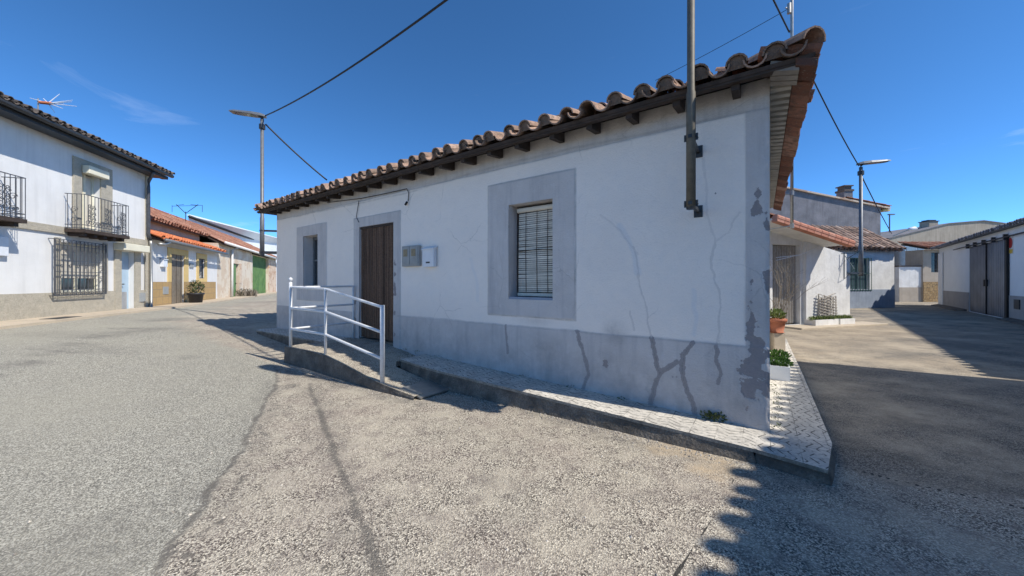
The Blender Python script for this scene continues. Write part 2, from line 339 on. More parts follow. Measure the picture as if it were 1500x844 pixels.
M = dict(
 main=mat_walls_main(), ground=mat_ground(), walk=mat_walkway(),
 tile_old=mat_tiles('weathered_clay_tile', [(0, (.17, .125, .10)), (.35, (.31, .215, .165)), (.65, (.45, .30, .225)), (.85, (.56, .42, .33)), (1, (.60, .50, .40))], (.095, .085, .07), .75),
 tile_red=mat_tiles('red_clay_tile', [(0, (.20, .085, .055)), (.5, (.38, .17, .11)), (1, (.50, .30, .22))], (.15, .11, .09), .75),
 tile_mid=mat_tiles('faded_red_clay_tile', [(0, (.20, .10, .07)), (.5, (.36, .17, .11)), (1, (.46, .28, .20))], (.12, .10, .08), .7),
 tile_orange=mat_tiles('bright_orange_clay_tile', [(0, (.50, .14, .06)), (.5, (.62, .20, .09)), (1, (.66, .27, .13))], (.35, .14, .08), .35),
 tile_gray=mat_tiles('grey_brown_clay_tile', [(0, (.08, .07, .065)), (.5, (.15, .125, .11)), (1, (.24, .20, .17))], (.06, .055, .05), .6),
 eavebrick=mat_tiles('eave_brick', [(0, (.12, .06, .045)), (.5, (.24, .11, .075)), (1, (.40, .25, .19))], (.09, .07, .06), .85),
 wood=simple('dark_old_wood', (.075, .055, .045), (.035, .028, .024), 9, .85, bs=40, bstr=.5, bd=.006),
 woodgray=simple('grey_wood', (.30, .27, .23), (.19, .17, .15), 8, .85),
 white=simple('white_wall_paint', (.77, .765, .74), (.68, .675, .65), 1.5, .9, bs=40, bstr=.5, bd=.008, streak=.22),
 white_rough=simple('rough_white_plaster', (.80, .79, .76), (.62, .61, .58), 2.2, .9, bs=9, bstr=.45, bd=.02, streak=.25),
 soffit=simple('limewashed_soffit', (.56, .52, .45), (.36, .33, .28), 5, .9),
 cream=simple('cream_paint', (.78, .74, .58), (.68, .64, .5), 3, .85),
 granite=simple('pebbledash_render', (.62, .56, .44), (.46, .42, .34), 6, .9, bs=55, bstr=.9, bd=.02, spk=.6),
 bluegrey=simple('blue_grey_plinth_paint', (.32, .37, .45), (.24, .28, .34), 3, .85, streak=.4),
 greyplinth=simple('grey_plinth_paint', (.36, .34, .33), (.29, .28, .27), 2, .85, streak=.15),
 whiteshade=simple('smooth_white_garage_paint', (.78, .80, .80), (.70, .72, .73), 1.2, .8, bs=30, bstr=.2),
 grayrender=simple('grey_cement_render', (.27, .26, .27), (.15, .15, .16), 1.3, .92, bs=10, bstr=.5, bd=.02, streak=.7),
 beigerender=simple('stained_beige_render', (.46, .40, .32), (.32, .28, .22), 1.0, .92, bs=12, bstr=.5, bd=.02, streak=.75),
 beigelow=simple('beige_low_render', (.44, .38, .31), (.36, .31, .25), 2, .9, streak=.3),
 ochre=simple('ochre_yellow_paint', (.70, .51, .22), (.62, .45, .19), 3, .85),
 concrete=simple('dark_weathered_concrete', (.30, .26, .21), (.045, .041, .036), 4.5, .95, bs=25, bstr=1, bd=.025, spk=.7, streak=.6),
 concrete_light=simple('pale_pavement_concrete', (.60, .50, .37), (.46, .39, .30), 2.5, .9, bs=50, bstr=.4, spk=.3),
 galv=simple('galvanised_steel', (.42, .41, .38), (.30, .30, .28), 12, .45, .7, bstr=.15),
 polepaint=simple('bronze_grey_pole_steel', (.17, .15, .115), (.10, .09, .07), 14, .6, .1, bstr=.1),
 steel_dark=simple('dark_grey_steel', (.07, .072, .075), (.045, .047, .05), 10, .5, .5, bstr=.1),
 lampgrey=simple('grey_lamp_paint', (.20, .21, .22), (.15, .155, .16), 10, .5, .3, bstr=.1),
 railwhite=simple('white_rail_paint', (.78, .79, .79), (.64, .65, .66), 14, .42, 0, bstr=.15, spk=.2),
 iron=simple('grey_wrought_iron', (.12, .125, .135), (.08, .083, .09), 12, .5, .4, bstr=.1),
 black=simple('black_rubber', (.02, .02, .02), None, 5, .6, bstr=.1),
 plastic_white=simple('white_enamel', (.74, .76, .78), (.66, .68, .70), 6, .35, bstr=.05),
 plastic_grey=simple('grey_meter_plastic', (.36, .37, .36), (.28, .29, .28), 8, .5, bstr=.1),
 brass=simple('tan_meter_window', (.30, .24, .14), (.2, .17, .11), 20, .3),
 glass=mat_glass(), curtain=simple('brown_bead_strands', (.20, .115, .07), (.10, .058, .038), 30, .6, bs=120, bstr=.6, bd=.004, tone=.45),
 blind=simple('cream_slat_blind', (.72, .66, .55), (.58, .53, .44), 8, .6, tone=.25),
 blue=simple('pale_blue_door_paint', (.42, .55, .66), (.36, .48, .58), 3, .5),
 steelpanel=simple('brushed_grey_panel', (.42, .43, .44), None, 3, .4, .3),
 doorgrey=simple('grey_brown_wood_door', (.25, .21, .16), (.16, .14, .11), 7, .8, streak=.5),
 green=simple('worn_green_paint', (.17, .29, .10), (.07, .16, .06), 2.5, .65, streak=.4),
 bluegreen=simple('teal_window_shutter', (.08, .13, .15), (.05, .08, .10), 3, .6),
 pot=simple('black_plastic_pot', (.045, .045, .05), (.03, .03, .033), 5, .5),
 terracotta=simple('terracotta_pot_clay', (.42, .15, .08), (.34, .12, .07), 8, .8),
 soil=simple('potting_soil', (.05, .035, .025), None, 20, .95, bs=30, bstr=1, bd=.02),
 leaf=mat_leaf('green_leaves', (.03, .08, .015), (.13, .24, .045)), leaf_dull=mat_leaf('dull_leaves', (.035, .06, .02), (.12, .15, .06)),
 grass=mat_leaf('grass_blades', (.08, .13, .03), (.20, .24, .07)), twig=simple('dry_twigs', (.28, .24, .19), (.18, .15, .12), 20, .9),
 redpaint=simple('sign_red', (.50, .03, .03), None, 5, .4), signwhite=simple('sign_white', (.75, .75, .73), None, 5, .4), signyellow=simple('sign_yellow', (.75, .48, .05), None, 5, .4), signblue=simple('sign_blue', (.03, .07, .3), None, 5, .4),
 cable=simple('black_cable', (.02, .02, .022), None, 5, .5, bstr=0), metalroof=simple('white_sheet_roof', (.74, .78, .80), (.66, .70, .73), 1, .5),
 alu=simple('aluminium_window_frame', (.55, .58, .60), None, 8, .4, .4), interior=simple('dark_interior', (.03, .03, .03), None, 4, .9),
)
# ---------------------------------------------------------------- generic builders
def panel(mb, F, u0, u1, z0, z1, ops=(), depth=.2, n=0.0):
    us = sorted({u0, u1, *[o[0] for o in ops], *[o[1] for o in ops]}); zs = sorted({z0, z1, *[o[2] for o in ops], *[o[3] for o in ops]})
    for a, b in zip(us[:-1], us[1:]):
        for c, d in zip(zs[:-1], zs[1:]):
            cu, cz = (a+b)/2, (c+d)/2
            if any(o[0] < cu < o[1] and o[2] < cz < o[3] for o in ops): continue
            mb.face([F.P(a, n, c), F.P(b, n, c), F.P(b, n, d), F.P(a, n, d)])
    for (a, b, c, d) in [o[:4] for o in ops]:
        k = n-depth
        mb.face([F.P(a, n, c), F.P(a, k, c), F.P(a, k, d), F.P(a, n, d)]); mb.face([F.P(b, n, c), F.P(b, n, d), F.P(b, k, d), F.P(b, k, c)])
        mb.face([F.P(a, n, d), F.P(a, k, d), F.P(b, k, d), F.P(b, n, d)]); mb.face([F.P(a, n, c), F.P(b, n, c), F.P(b, k, c), F.P(a, k, c)])
def body(mb, F, u0, u1, z0, z1, ops=(), deep=5, depth=.2):
    panel(mb, F, u0, u1, z0, z1, ops, depth)
    mb.face([F.P(u0, 0, z0), F.P(u0, 0, z1), F.P(u0, -deep, z1), F.P(u0, -deep, z0)])
    mb.face([F.P(u1, 0, z0), F.P(u1, -deep, z0), F.P(u1, -deep, z1), F.P(u1, 0, z1)])
    mb.face([F.P(u0, -deep, z0), F.P(u0, -deep, z1), F.P(u1, -deep, z1), F.P(u1, -deep, z0)])
    mb.face([F.P(u0, 0, z1), F.P(u1, 0, z1), F.P(u1, -deep, z1), F.P(u0, -deep, z1)])

def one_tile(mb, c, dn, sd, up, L, r_lo, r_hi, inv=False, th=.014, full=True, seg=7, tone=.5):
    """barrel tile, c = centre of the lower end on the roof plane, dn = down-slope unit"""
    vs = []; fs = []
    def ring(center, r, rad_up):
        out = []
        for k in range(seg+1):
            a = math.pi*k/seg
            out.append(center+sd*(r*math.cos(a))+up*(rad_up*math.sin(a)*(-1 if inv else 1)))
        return out
    hi = c-dn*L
    A = ring(c, r_lo, r_lo*.95); B = ring(hi, r_hi, r_hi*.95); C = ring(c, r_lo-th, r_lo*.95-th); D = ring(hi, r_hi-th, r_hi*.95-th)
    n = seg+1; vs = A+B+C+D
    for k in range(seg):
        fs.append((k, k+1, n+k+1, n+k)); fs.append((k+1, k, 2*n+k, 2*n+k+1))
        if full: fs.append((2*n+k+1, 2*n+k, 3*n+k, 3*n+k+1))
    mb.mesh(vs, fs, tone)
MORTAR = None
def tile_roof(mb, O, sd, dn, width, length, pitch=.27, row=.36, keep=None, r=.088, lift=.03, jit=.012, full_rows=1, start=.0, tonef=None):
    sd = sd.normalized(); dn = dn.normalized(); up = sd.cross(dn); 
    if up.z < 0: up = -up
    up.normalize(); nc = max(1, int(round(width/pitch))); p = width/nc; nr = int(math.ceil(length/row))
    for i in range(nc+1):
        bias = random.gauss(0, .1)
        for j in range(nr):
            l = j*row
            s = i*p
            def T(): return min(1, max(0, random.gauss(.5, .22)+bias+(tonef(i, j) if tonef else 0)))
            jx = random.gauss(0, jit); jl = random.gauss(0, jit)+ (random.gauss(0, .012) if j == 0 else 0)
            if s <= width-.02+pitch*.5 and (keep is None or keep(s, l+.15)):
                d2 = (dn+sd*random.gauss(0, .012)).normalized()
                one_tile(mb, O+sd*(s+jx)-dn*(l+jl+start)+up*(lift+.045+random.gauss(0, .004)), d2, sd, up, row+.07, r, r*.8, False, full=j < full_rows, tone=T())
                if j == 0 and MORTAR is not None and random.random() < .8:
                    c_ = O+sd*(s+jx)-dn*(l+jl+start+.03)+up*(lift+.03); k_ = 8; MORTAR.mesh([c_+sd*(r*.86*math.cos(math.pi*q/k_))+up*(r*.86*math.sin(math.pi*q/k_))+dn*(.012*random.random()) for q in range(k_+1)]+[c_-sd*r*.86-up*.03, c_+sd*r*.86-up*.03], [tuple(range(k_+3))], .05)
            if i < nc and (keep is None or keep(s+p/2, l+.15)):
                one_tile(mb, O+sd*(s+p/2+jx)-dn*(l+jl+start-.02)+up*(lift+.055), dn, sd, up, row+.07, r*1.02, r*.95, True, full=j < full_rows, tone=T())
def deck(mb, pts, th=.03):
    pts = [Vector(p) for p in pts]; n = (pts[1]-pts[0]).cross(pts[2]-pts[0]).normalized()
    if n.z < 0: n = -n
    k = len(pts); lo = [p-n*th for p in pts]
    mb.mesh(pts+lo, [tuple(range(k)), tuple(range(2*k-1, k-1, -1))]+[(i, (i+1) % k, k+(i+1) % k, k+i) for i in range(k)])
def leaves(mb, c, rad, n, size, up=.3):
    c = Vector(c)
    for _ in range(n):
        while True:
            q = Vector((random.uniform(-1, 1), random.uniform(-1, 1), random.uniform(-1, 1)))
            if q.length < 1: break
        p = c+Vector((q.x*rad[0], q.y*rad[1], q.z*rad[2]))
        d = (q+Vector((random.gauss(0, .5), random.gauss(0, .5), up+random.gauss(0, .5)))).normalized()
        sdv = d.cross(Vector((random.random(), random.random(), random.random()))).normalized()
        s = size*random.uniform(.6, 1.3)
        mb.face([p, p+d*s*.5+sdv*s*.28, p+d*s, p+d*s*.5-sdv*s*.28], random.random())
def blades(mb, c, r, n, h):
    c = Vector(c)
    for _ in range(n):
        a = random.uniform(0, 6.28); q = c+Vector((math.cos(a), math.sin(a), 0))*r*math.sqrt(random.random())
        d = Vector((random.gauss(0, .3), random.gauss(0, .3), 1)); s = Vector((math.cos(a*3), math.sin(a*3), 0))*h*.06; hh = h*random.uniform(.5, 1.2)
        mb.face([q-s, q+s, q+d*hh*.6+s*.6, q+d*hh+Vector((random.gauss(0, .1)*h, 0, -.05*h))], random.random())

# ---------------------------------------------------------------- frames
W1 = Vector((-.816, .578, 0)).normalized()              # along the long front wall, away from the near corner
MF = Frame((2.39, 3.29), W1, (-W1.y, -abs(W1.x)))       # front wall
MF.n = Vector((-W1.y, W1.x, 0)) if (-W1.y*(-2.39)+W1.x*(-3.29)) > 0 else Vector((W1.y, -W1.x, 0))
SD = Vector((.575, .816, 0)).normalized()
SF = Frame((2.39, 3.29), SD, (SD.y, -SD.x))             # side wall (right)
LEN = 10.55; DEP = 6.3
LF = Frame((-750/520*8.55, 8.55), (-.277, .961), (.961, .277))   # two-storey house
cn = LF.P(LF.U(218), 0, 0)
YF = Frame((cn.x, cn.y), (-.3986, .9171), (.9171, .3986))        # yellow + derelict row
gd = Vector(((1208-750)/520, 1, 0)).normalized()
GF = Frame((750/520*13, 13), gd, (-gd.y, gd.x))         # garage
# ---------------------------------------------------------------- ground
def build_ground():
    def axis(lo, hi, d, far_lo, far_hi):
        a = list(np.arange(lo, hi+d/2, d)); s = d; x = hi
        while x < far_hi: s *= 1.13; x += s; a.append(x)
        s = d; x = lo; pre = []
        while x > far_lo: s *= 1.13; x -= s; pre.append(x)
        return np.array(pre[::-1]+a)
    xs = axis(-4.6, 3.6, .03, -900, 900); ys = axis(1.0, 6.4, .03, -900, 1200)
    X, Y = np.meshgrid(xs, ys); Z = .5*sstep(-1, -13, X)
    Z = Z+.012*(fbm(X*.7, Y*.7, 3, 5)-.5)*sstep(40, 20, np.hypot(X, Y))
    nx, ny = len(xs), len(ys)
    mb = MB(); mb.v = np.stack([X.ravel(), Y.ravel(), Z.ravel()], 1).tolist()
    idx = np.arange(nx*ny).reshape(ny, nx)
    mb.f = np.stack([idx[:-1, :-1].ravel(), idx[:-1, 1:].ravel(), idx[1:, 1:].ravel(), idx[1:, :-1].ravel()], 1).tolist(); mb.t = [.5]*len(mb.f)
    g = lambda L: [tuple(gpt(*p)[:2]) for p in L]
    wob = (fbm(X*3, Y*3, 4, 11)-.5)
    bl = g([(150, 1200), (240, 844), (262, 790), (300, 730), (345, 670), (385, 600), (412, 560), (400, 535), (300, 492), (260, 470), (330, 448), (398, 437)])
    bx = np.array([p[0] for p in bl]); by = np.array([p[1] for p in bl]); o = np.argsort(by); bxi = np.interp(Y, by[o], bx[o])
    asph = sstep(.03, -.03, X-bxi+wob*.16)
    lane = sstep(0, .25, Y-np.interp(X, [2.2, 2.7, 4.5, 9, 30], [9, 2.55, 2.05, 1.0, -3])+wob*.8)*sstep(2.55, 2.75, X)*sstep(60, 40, X)
    fld = lambda d, w_: np.clip(1-d/(2*w_), 0, 1)
    seam = fld(pdist(X+wob*.08, Y, g([(452, 562), (470, 610), (500, 690), (535, 770), (555, 850), (570, 1000)])), .032)*.95
    seam = np.maximum(seam, fld(np.abs(X-bxi+wob*.16+.02), .026)*(Y < 6)*(Y > .5))
    seam = np.maximum(seam, .85*fld(np.abs(X-bxi+wob*.5-.10), .018)*(Y < 6)*(Y > .5))
    far = .7*sstep(.14, .04, pdist(X+wob*.3, Y+wob*.2, g([(-300, 640), (0, 543), (130, 500), (200, 476), (290, 462), (360, 447), (400, 440)])))
    far = np.maximum(far, .55*sstep(.12, .03, pdist(X+wob*.3, Y, g([(60, 512), (190, 488), (300, 470), (330, 458)]))))
    joint = fld(pdist(X+wob*.03, Y, g([(1091, 684), (1050, 745), (1015, 800), (975, 870), (900, 1000)])), .008)
    joint = np.maximum(joint, .9*fld(pdist(X, Y+wob*.05, g([(1225, 682), (1350, 712), (1500, 745), (1800, 800)])), .012))
    stain = sstep(.62, .74, fbm(X*.8+3, Y*.8, 5, 21))*.3
    stain = np.maximum(stain, sstep(.28, .0, pdist(X+wob*.5, Y, g([(300, 730), (345, 670), (390, 600), (410, 560)])))*.3)
    stain = np.maximum(stain, sstep(.16, .0, pdist(X+wob*.3, Y, g([(420, 545), (520, 568), (610, 592)])))*.6)
    stain = np.maximum(stain, sstep(.20, .0, pdist(X+wob*.3, Y, g([(740, 590), (900, 640), (1110, 698), (1218, 716)])))*.55)
    stain = np.maximum(stain, sstep(.25, .0, pdist(X+wob*.3, Y, g([(455, 562), (500, 690), (550, 850)])))*.3)
    stain = np.maximum(stain, far)
    sand = sstep(.3, .05, pdist(X+wob*.7, Y+wob*.5, g([(985, 658), (1010, 672), (1045, 690)])))*.9
    sand = np.maximum(sand, .45*sstep(2.0, .5, pdist(X+wob*3, Y+wob*2, g([(1160, 505), (1200, 492), (1260, 480)])))*(X > 3))
    sand = np.maximum(sand, .35*sstep(.55, .7, fbm(X*.5, Y*.5, 4, 33))*(X > 4))
    return struct(mb.build('ground', M['ground'], None, True, dict(asph=asph.ravel(), seam=seam.ravel(), joint=joint.ravel(), stain=stain.ravel(), sand=sand.ravel(), lane=lane.ravel())))
build_ground()
# ---------------------------------------------------------------- the corner house
def wk(L): return [MF.pix(*p) for p in L]
WT = 3.40                                   # wall top
OPW = (2.277, 2.98, 1.26, 2.58); OPD = (5.587, 6.69, .2, 2.60); OPL = (8.37, 9.06, 1.36, 2.59)
house = root('corner_house', 'single storey white house with grey trim and clay tile eaves on the street corner', 'house', tuple(MF.P(5, -3, 0)))
def main_wall():
    def ax(lo, hi, d, extra):
        a = np.unique(np.round(np.concatenate([np.linspace(lo, hi, int((hi-lo)/d)), extra]), 5)); return a
    us = ax(0, LEN, .013, [OPW[0], OPW[1], OPD[0], OPD[1], OPL[0], OPL[1]]); zs = ax(-.1, WT, .013, [OPW[2], OPW[3], OPD[2], OPD[3], OPL[2], OPL[3]])
    U, Z = np.meshgrid(us, zs)
    wob = fbm(U*2, Z*2, 4, 3)-.5
    r = lambda a, b, c, d, s=.012: sstep(a-s, a+s, U)*sstep(b+s, b-s, U)*sstep(c-s, c+s, Z)*sstep(d+s, d-s, Z)
    Uw, Zw = U+wob*.02, Z+wob*.02
    trim = sstep(.895, .88, Zw)
    trim = np.maximum(trim, sstep(3.11, 3.13, Zw)); trim = np.maximum(trim, sstep(.20, .185, Uw))
    def rr(a, b, c, d):
        s = .008; return sstep(a-s, a+s, Uw)*sstep(b+s, b-s, Uw)*sstep(c-s, c+s, Zw)*sstep(d+s, d-s, Zw)
    sur = rr(1.96, 3.36, 1.02, 2.91); sur = np.maximum(sur, rr(5.39, 6.90, 0, 2.79)); sur = np.maximum(sur, rr(7.97, 9.41, 1.06, 2.83))
    trim = np.maximum(trim, sur)
    trim = np.maximum(trim, sstep(LEN-.16, LEN-.14, Uw)*.0)
    cr = np.zeros_like(U); cs = np.zeros_like(U)
    def crack(px, wd, s=1.0):
        nonlocal cr, cs
        d = pdist(U+wob*.10+(fbm(U*14, Z*14, 3, 8)-.5)*.035, Z+wob*.05, wk(px)); f_ = np.clip(1-d/(2*wd), 0, 1); cs = np.where(f_ > cr, s, cs); cr = np.maximum(cr, f_)
    crack([(848, 487), (855, 520), (861, 545), (854, 572)], .024, .75)
    crack([(741, 477), (743, 516)], .022, .7)
    crack([(957, 497), (962, 530), (967, 547), (957, 570), (953, 592)], .026, .85)
    crack([(966, 548), (982, 538), (994, 531)], .027, .85)
    crack([(1014, 502), (1002, 522), (1001, 545), (1008, 572), (1020, 607)], .027, .85)
    crack([(1050, 508), (1052, 532), (1059, 547), (1055, 563)], .02, .8)
    crack([(930, 362), (937, 420), (952, 465), (957, 497)], .010, .22)
    crack([(922, 455), (930, 485)], .012, .2)
    crack([(1042, 350), (1046, 395), (1056, 430), (1050, 505)], .010, .22)
    crack([(1030, 232), (1036, 330), (1044, 352)], .012, .14)
    crack([(1080, 310), (1062, 340), (1044, 352)], .010, .16)
    crack([(880, 315), (912, 340), (934, 372)], .012, .13)
    fresh = np.zeros_like(U)
    for L, wd, s in [([(908, 330), (925, 350), (934, 400)], .03, .5), ([(1020, 425), (1016, 490)], .02, .4), ([(690, 380), (700, 440)], .03, .25)]:
        fresh = np.maximum(fresh, s*sstep(wd*1.5, wd*.5, pdist(U+wob*.15, Z, wk(L))))
    peel = np.zeros_like(U); nn = fbm(U*11, Z*11, 5, 17)
    def blob(px, py, rx, ry, s=.9):
        nonlocal peel
        u, z = MF.pix(px, py); ru = abs(MF.pix(px+rx, py)[0]-u); rz = abs(MF.pix(px, py+ry)[1]-z)
        v = s-np.hypot((U-u)/ru, (Z-z)/rz)*.5+(nn-.5)*1.5
        peel = np.maximum(peel, np.clip(.5+(v-.5)*1.6, 0, 1))
    blob(1106, 535, 19, 44, 1.0); blob(1100, 478, 6, 42, .9); blob(1126, 418, 9, 22); blob(1108, 306, 8, 12, .8); blob(1124, 330, 6, 20, .75); blob(1100, 425, 5, 10, .7)
    blob(1110, 285, 9, 16, .55); blob(1122, 560, 5, 40, .8); blob(1100, 410, 5, 14, .8)
    blob(815, 522, 7, 7, .6); blob(887, 531, 7, 10, .7); blob(878, 535, 3, 10, .6); blob(893, 555, 3, 7, .5); blob(995, 505, 4, 8, .6); blob(986, 552, 9, 5, .7)
    blob(579, 430, 3.5, 70, .62); blob(521, 450, 3, 40, .6); blob(582, 340, 3, 10, .5); blob(1048, 283, 3, 3, .5)
    dirt = sstep(.8, .15, Z-.12-.03*U)*.45
    for px, py, rx, ry, s in [(800, 520, 50, 40, .55), (890, 535, 40, 40, .5), (900, 490, 25, 25, .5), (820, 540, 60, 30, .5), (1090, 600, 40, 30, .5), (1110, 470, 25, 60, .4), (600, 520, 60, 18, .5), (780, 470, 40, 8, .3), (440, 470, 25, 22, .4)]:
        u, z = MF.pix(px, py); ru = abs(MF.pix(px+rx, py)[0]-u)+.01; rz = abs(MF.pix(px, py+ry)[1]-z)+.01
        dirt = np.maximum(dirt, s*sstep(1.1, .1, np.hypot((U-u)/ru, (Z-z)/rz)))
    dirt = np.maximum(dirt, .35*sstep(3.2, 3.4, Z))
    for L in ([(1096, 164), (843, 216), (700, 250), (600, 282), (430, 318)], [(583, 462), (1092, 508)]):
        dirt = np.maximum(dirt, .45*sstep(.025, .0, pdist(U+wob*.03, Z+wob*.03, wk(L))))
    dirt = np.maximum(dirt, .7*sstep(.012, .003, np.abs(np.maximum(np.abs(U-2.66)-.70, np.abs(Z-1.965)-.945)+wob*.01)))
    dirt = np.maximum(dirt, .6*sstep(.012, .003, np.abs(np.maximum(np.abs(U-6.145)-.755, np.abs(Z-1.3)-1.49)+wob*.01)))
    disp = .012*sur+.006*sstep(.895, .88, Zw)-.010*sstep(3.11, 3.13, Zw)*(1-sur)-.004*(peel > .5)+.006*(fbm(U*1.2, Z*1.2, 3, 9)-.5)+.004*sstep(.20, .185, Uw)
    # worn, rounded corner edge
    disp = disp-.012*sstep(.03, .0, U+(fbm(U*0, Z*12, 4, 4)-.5)*.03)
    o, u, n = MF.o, MF.u, MF.n
    X = o.x+u.x*U+n.x*disp; Y = o.y+u.y*U+n.y*disp
    nu, nz = len(us), len(zs); mb = MB(); mb.v = np.stack([X.ravel(), Y.ravel(), Z.ravel()], 1).tolist()
    idx = np.arange(nu*nz).reshape(nz, nu); uc = (us[:-1]+us[1:])/2; zc = (zs[:-1]+zs[1:])/2; UC, ZC = np.meshgrid(uc, zc)
    hole = np.zeros(UC.shape, bool)
    for a, b, c, d in (OPW, OPD, OPL): hole |= (UC > a) & (UC < b) & (ZC > c) & (ZC < d)
    q = np.stack([idx[:-1, :-1], idx[:-1, 1:], idx[1:, 1:], idx[1:, :-1]], -1)[~hole]
    mb.f = q.tolist(); mb.t = [.5]*len(mb.f)
    A = dict(trim=trim.ravel(), crack=cr.ravel(), peel=peel.ravel(), dirt=dirt.ravel(), fresh=fresh.ravel(), cstr=cs.ravel())
    k0 = len(mb.v)
    for a, b, c, d in (OPW, OPD, OPL):
        panel(mb, MF, a-1e-4, b+1e-4, c, d, [(a, b, c, d)], .26, .006)
    add = len(mb.v)-k0
    A = {k: np.concatenate([v, np.full(add, 1.0 if k == 'trim' else 0.0)]) for k, v in A.items()}
    mb.build('front_wall', M['main'], house, True, A)
main_wall()
mb = MB(); L2 = LEN
for a, b in (((0, 0), (0, DEP)), ((0, DEP), (L2, DEP)), ((L2, DEP), (L2, 0))):
    pa, pb = MF.o+W1*a[0]+SD*a[1], MF.o+W1*b[0]+SD*b[1]
    mb.face([pa+Vector((0, 0, -.1)), pb+Vector((0, 0, -.1)), pb+Vector((0, 0, WT)), pa+Vector((0, 0, WT))])
ceil = [MF.o+W1*a+SD*b+Vector((0, 0, WT-.02)) for a, b in ((.01, .01), (L2-.01, .01), (L2-.01, DEP-.01), (.01, DEP-.01))]
mb.face(ceil)
mb.build('side_wall', M['white_rough'], house)
# roof: hipped deck, overhangs front .35, side .33
OV = .36; OVS = .29; SL = .32; EZ = 3.335
def RP(a, b, dz=0):   # a along the front from the near eave corner, b back from the front eave
    a2, b2 = a-OVS, b-OV
    W_, D_ = L2+2*OVS, DEP+2*OV
    h = min(a, b, W_-a, D_-b)
    return MF.o+W1*a2+SD*b2+Vector((0, 0, EZ+SL*h+dz))
W_, D_ = L2+2*OVS, DEP+2*OV; H_ = D_/2
mb = MB()
c00, c10, c11, c01 = RP(0, 0), RP(W_, 0), RP(W_, D_), RP(0, D_); r0, r1 = RP(H_, H_), RP(W_-H_, H_)
for P_ in ([c00, c10, r1, r0], [c10, c11, r1], [c11, c01, r0, r1], [c01, c00, r0]): deck(mb, P_, .035)
roof = mb.build('roof', M['wood'], house)
mb = MB(); sl_ = math.sqrt(1+SL*SL); MORTAR = mb
def slope(mb, c, s, d, width, half):
    dn = (-d+Vector((0, 0, -SL))).normalized()
    tile_roof(mb, c, s, dn, width, half*sl_, .27, .36, keep=lambda a, l: a > l/sl_-.05 and a < width-l/sl_+.05, tonef=lambda i, j: -.12 if j == 0 else .1)
slope(mb, c00-SD*.03, W1, SD, W_, H_); 
mb.build('roof_tiles', M['tile_old'], roof); MORTAR = None
mb = MB(); slope(mb, c01, -SD, -W1*-1, D_, H_); mb.build('roof_tiles', M['tile_mid'], roof)
mb = MB(); slope(mb, c10, SD, -W1, D_, H_); slope(mb, c11, -W1, -SD, W_, H_); mb.build('roof_tiles', M['tile_old'], roof)
mb = MB()
for a, b in ((c00, r0), (c10, r1), (c01, r0), (c11, r1), (r1, r0)):
    d = (a-b); n_ = int(d.length/.38); dn = d.normalized(); s = dn.cross(Vector((0, 0, 1))).normalized(); up = s.cross(dn)
    if up.z < 0: up = -up
    for k in range(n_): one_tile(mb, a+(-dn)*(k*.38+.03)+up*.095, dn, s, up, .46, .108, .09, tone=min(1, max(0, random.gauss(.5, .2))))
mb.build('hip_caps', M['tile_old'], roof)
# eave boards, rafter ends
mb = MB()
mb.hexa([RP(.02, .02, -.058), RP(W_-.02, .02, -.058), RP(W_-.1, .10, -.08), RP(.1, .10, -.08), RP(.02, .02, -.036), RP(W_-.02, .02, -.036), RP(W_-.1, .10, -.06), RP(.1, .10, -.06)])
mb.build('eave_board', M['wood'], house)
for k in range(22):
    u = .25+k*.478+random.gauss(0, .012); zt = WT+.02
    mb = MB(); a = u; w_ = .033
    P0 = [MF.P(a-w_, .28, 3.235), MF.P(a+w_, .28, 3.235), MF.P(a+w_, .004, 3.27), MF.P(a-w_, .004, 3.27), MF.P(a-w_, .28, 3.305), MF.P(a+w_, .28, 3.305), MF.P(a+w_, .004, 3.395), MF.P(a-w_, .004, 3.395)]
    mb.hexa(P0); mb.build('rafter_end', M['wood'], house)
mb = MB()  # side soffit and course of brick under the side eave
for k in range(46):
    v = k*.148-.28; mb.box(SF, v, v+.152, .002, .163, 3.325+.02*(k % 2)*0, 3.372+.006*math.sin(k*2.1))
    mb.tube([SF.P(v+.07, .01, 3.325), SF.P(v+.07, .163, 3.305)], .035, 6)
mb.build('side_soffit', M['soffit'], house)
mb = MB()
for k in range(25):
    v = -.36+k*.282
    jj = random.gauss(0, .012); v += random.gauss(0, .006)
    mb.hexa([SF.P(v, .31+jj, 3.215+random.gauss(0, .006)), SF.P(v+.262, .31+jj, 3.212+random.gauss(0, .008)), SF.P(v+.272, .165, 3.27), SF.P(v, .165, 3.27), SF.P(v, .31, 3.285), SF.P(v+.272, .31, 3.285), SF.P(v+.272, .165, 3.335), SF.P(v, .165, 3.335)], random.random())
mb.build('eave_bricks', M['eavebrick'], house, bevel=.006)
# gathered rafter pieces at the near corner
mb = MB()
for k in range(3): mb.hexa([Vector(p) for p in [SF.P(-.33+k*.1, .19, 3.24), SF.P(-.25+k*.1, .19, 3.24), SF.P(-.25+k*.1, .0, 3.29), SF.P(-.33+k*.1, .0, 3.29), SF.P(-.33+k*.1, .19, 3.31), SF.P(-.25+k*.1, .19, 3.31), SF.P(-.25+k*.1, .0, 3.38), SF.P(-.33+k*.1, .0, 3.38)]])
mb.build('corner_rafters', M['woodgray'], house)
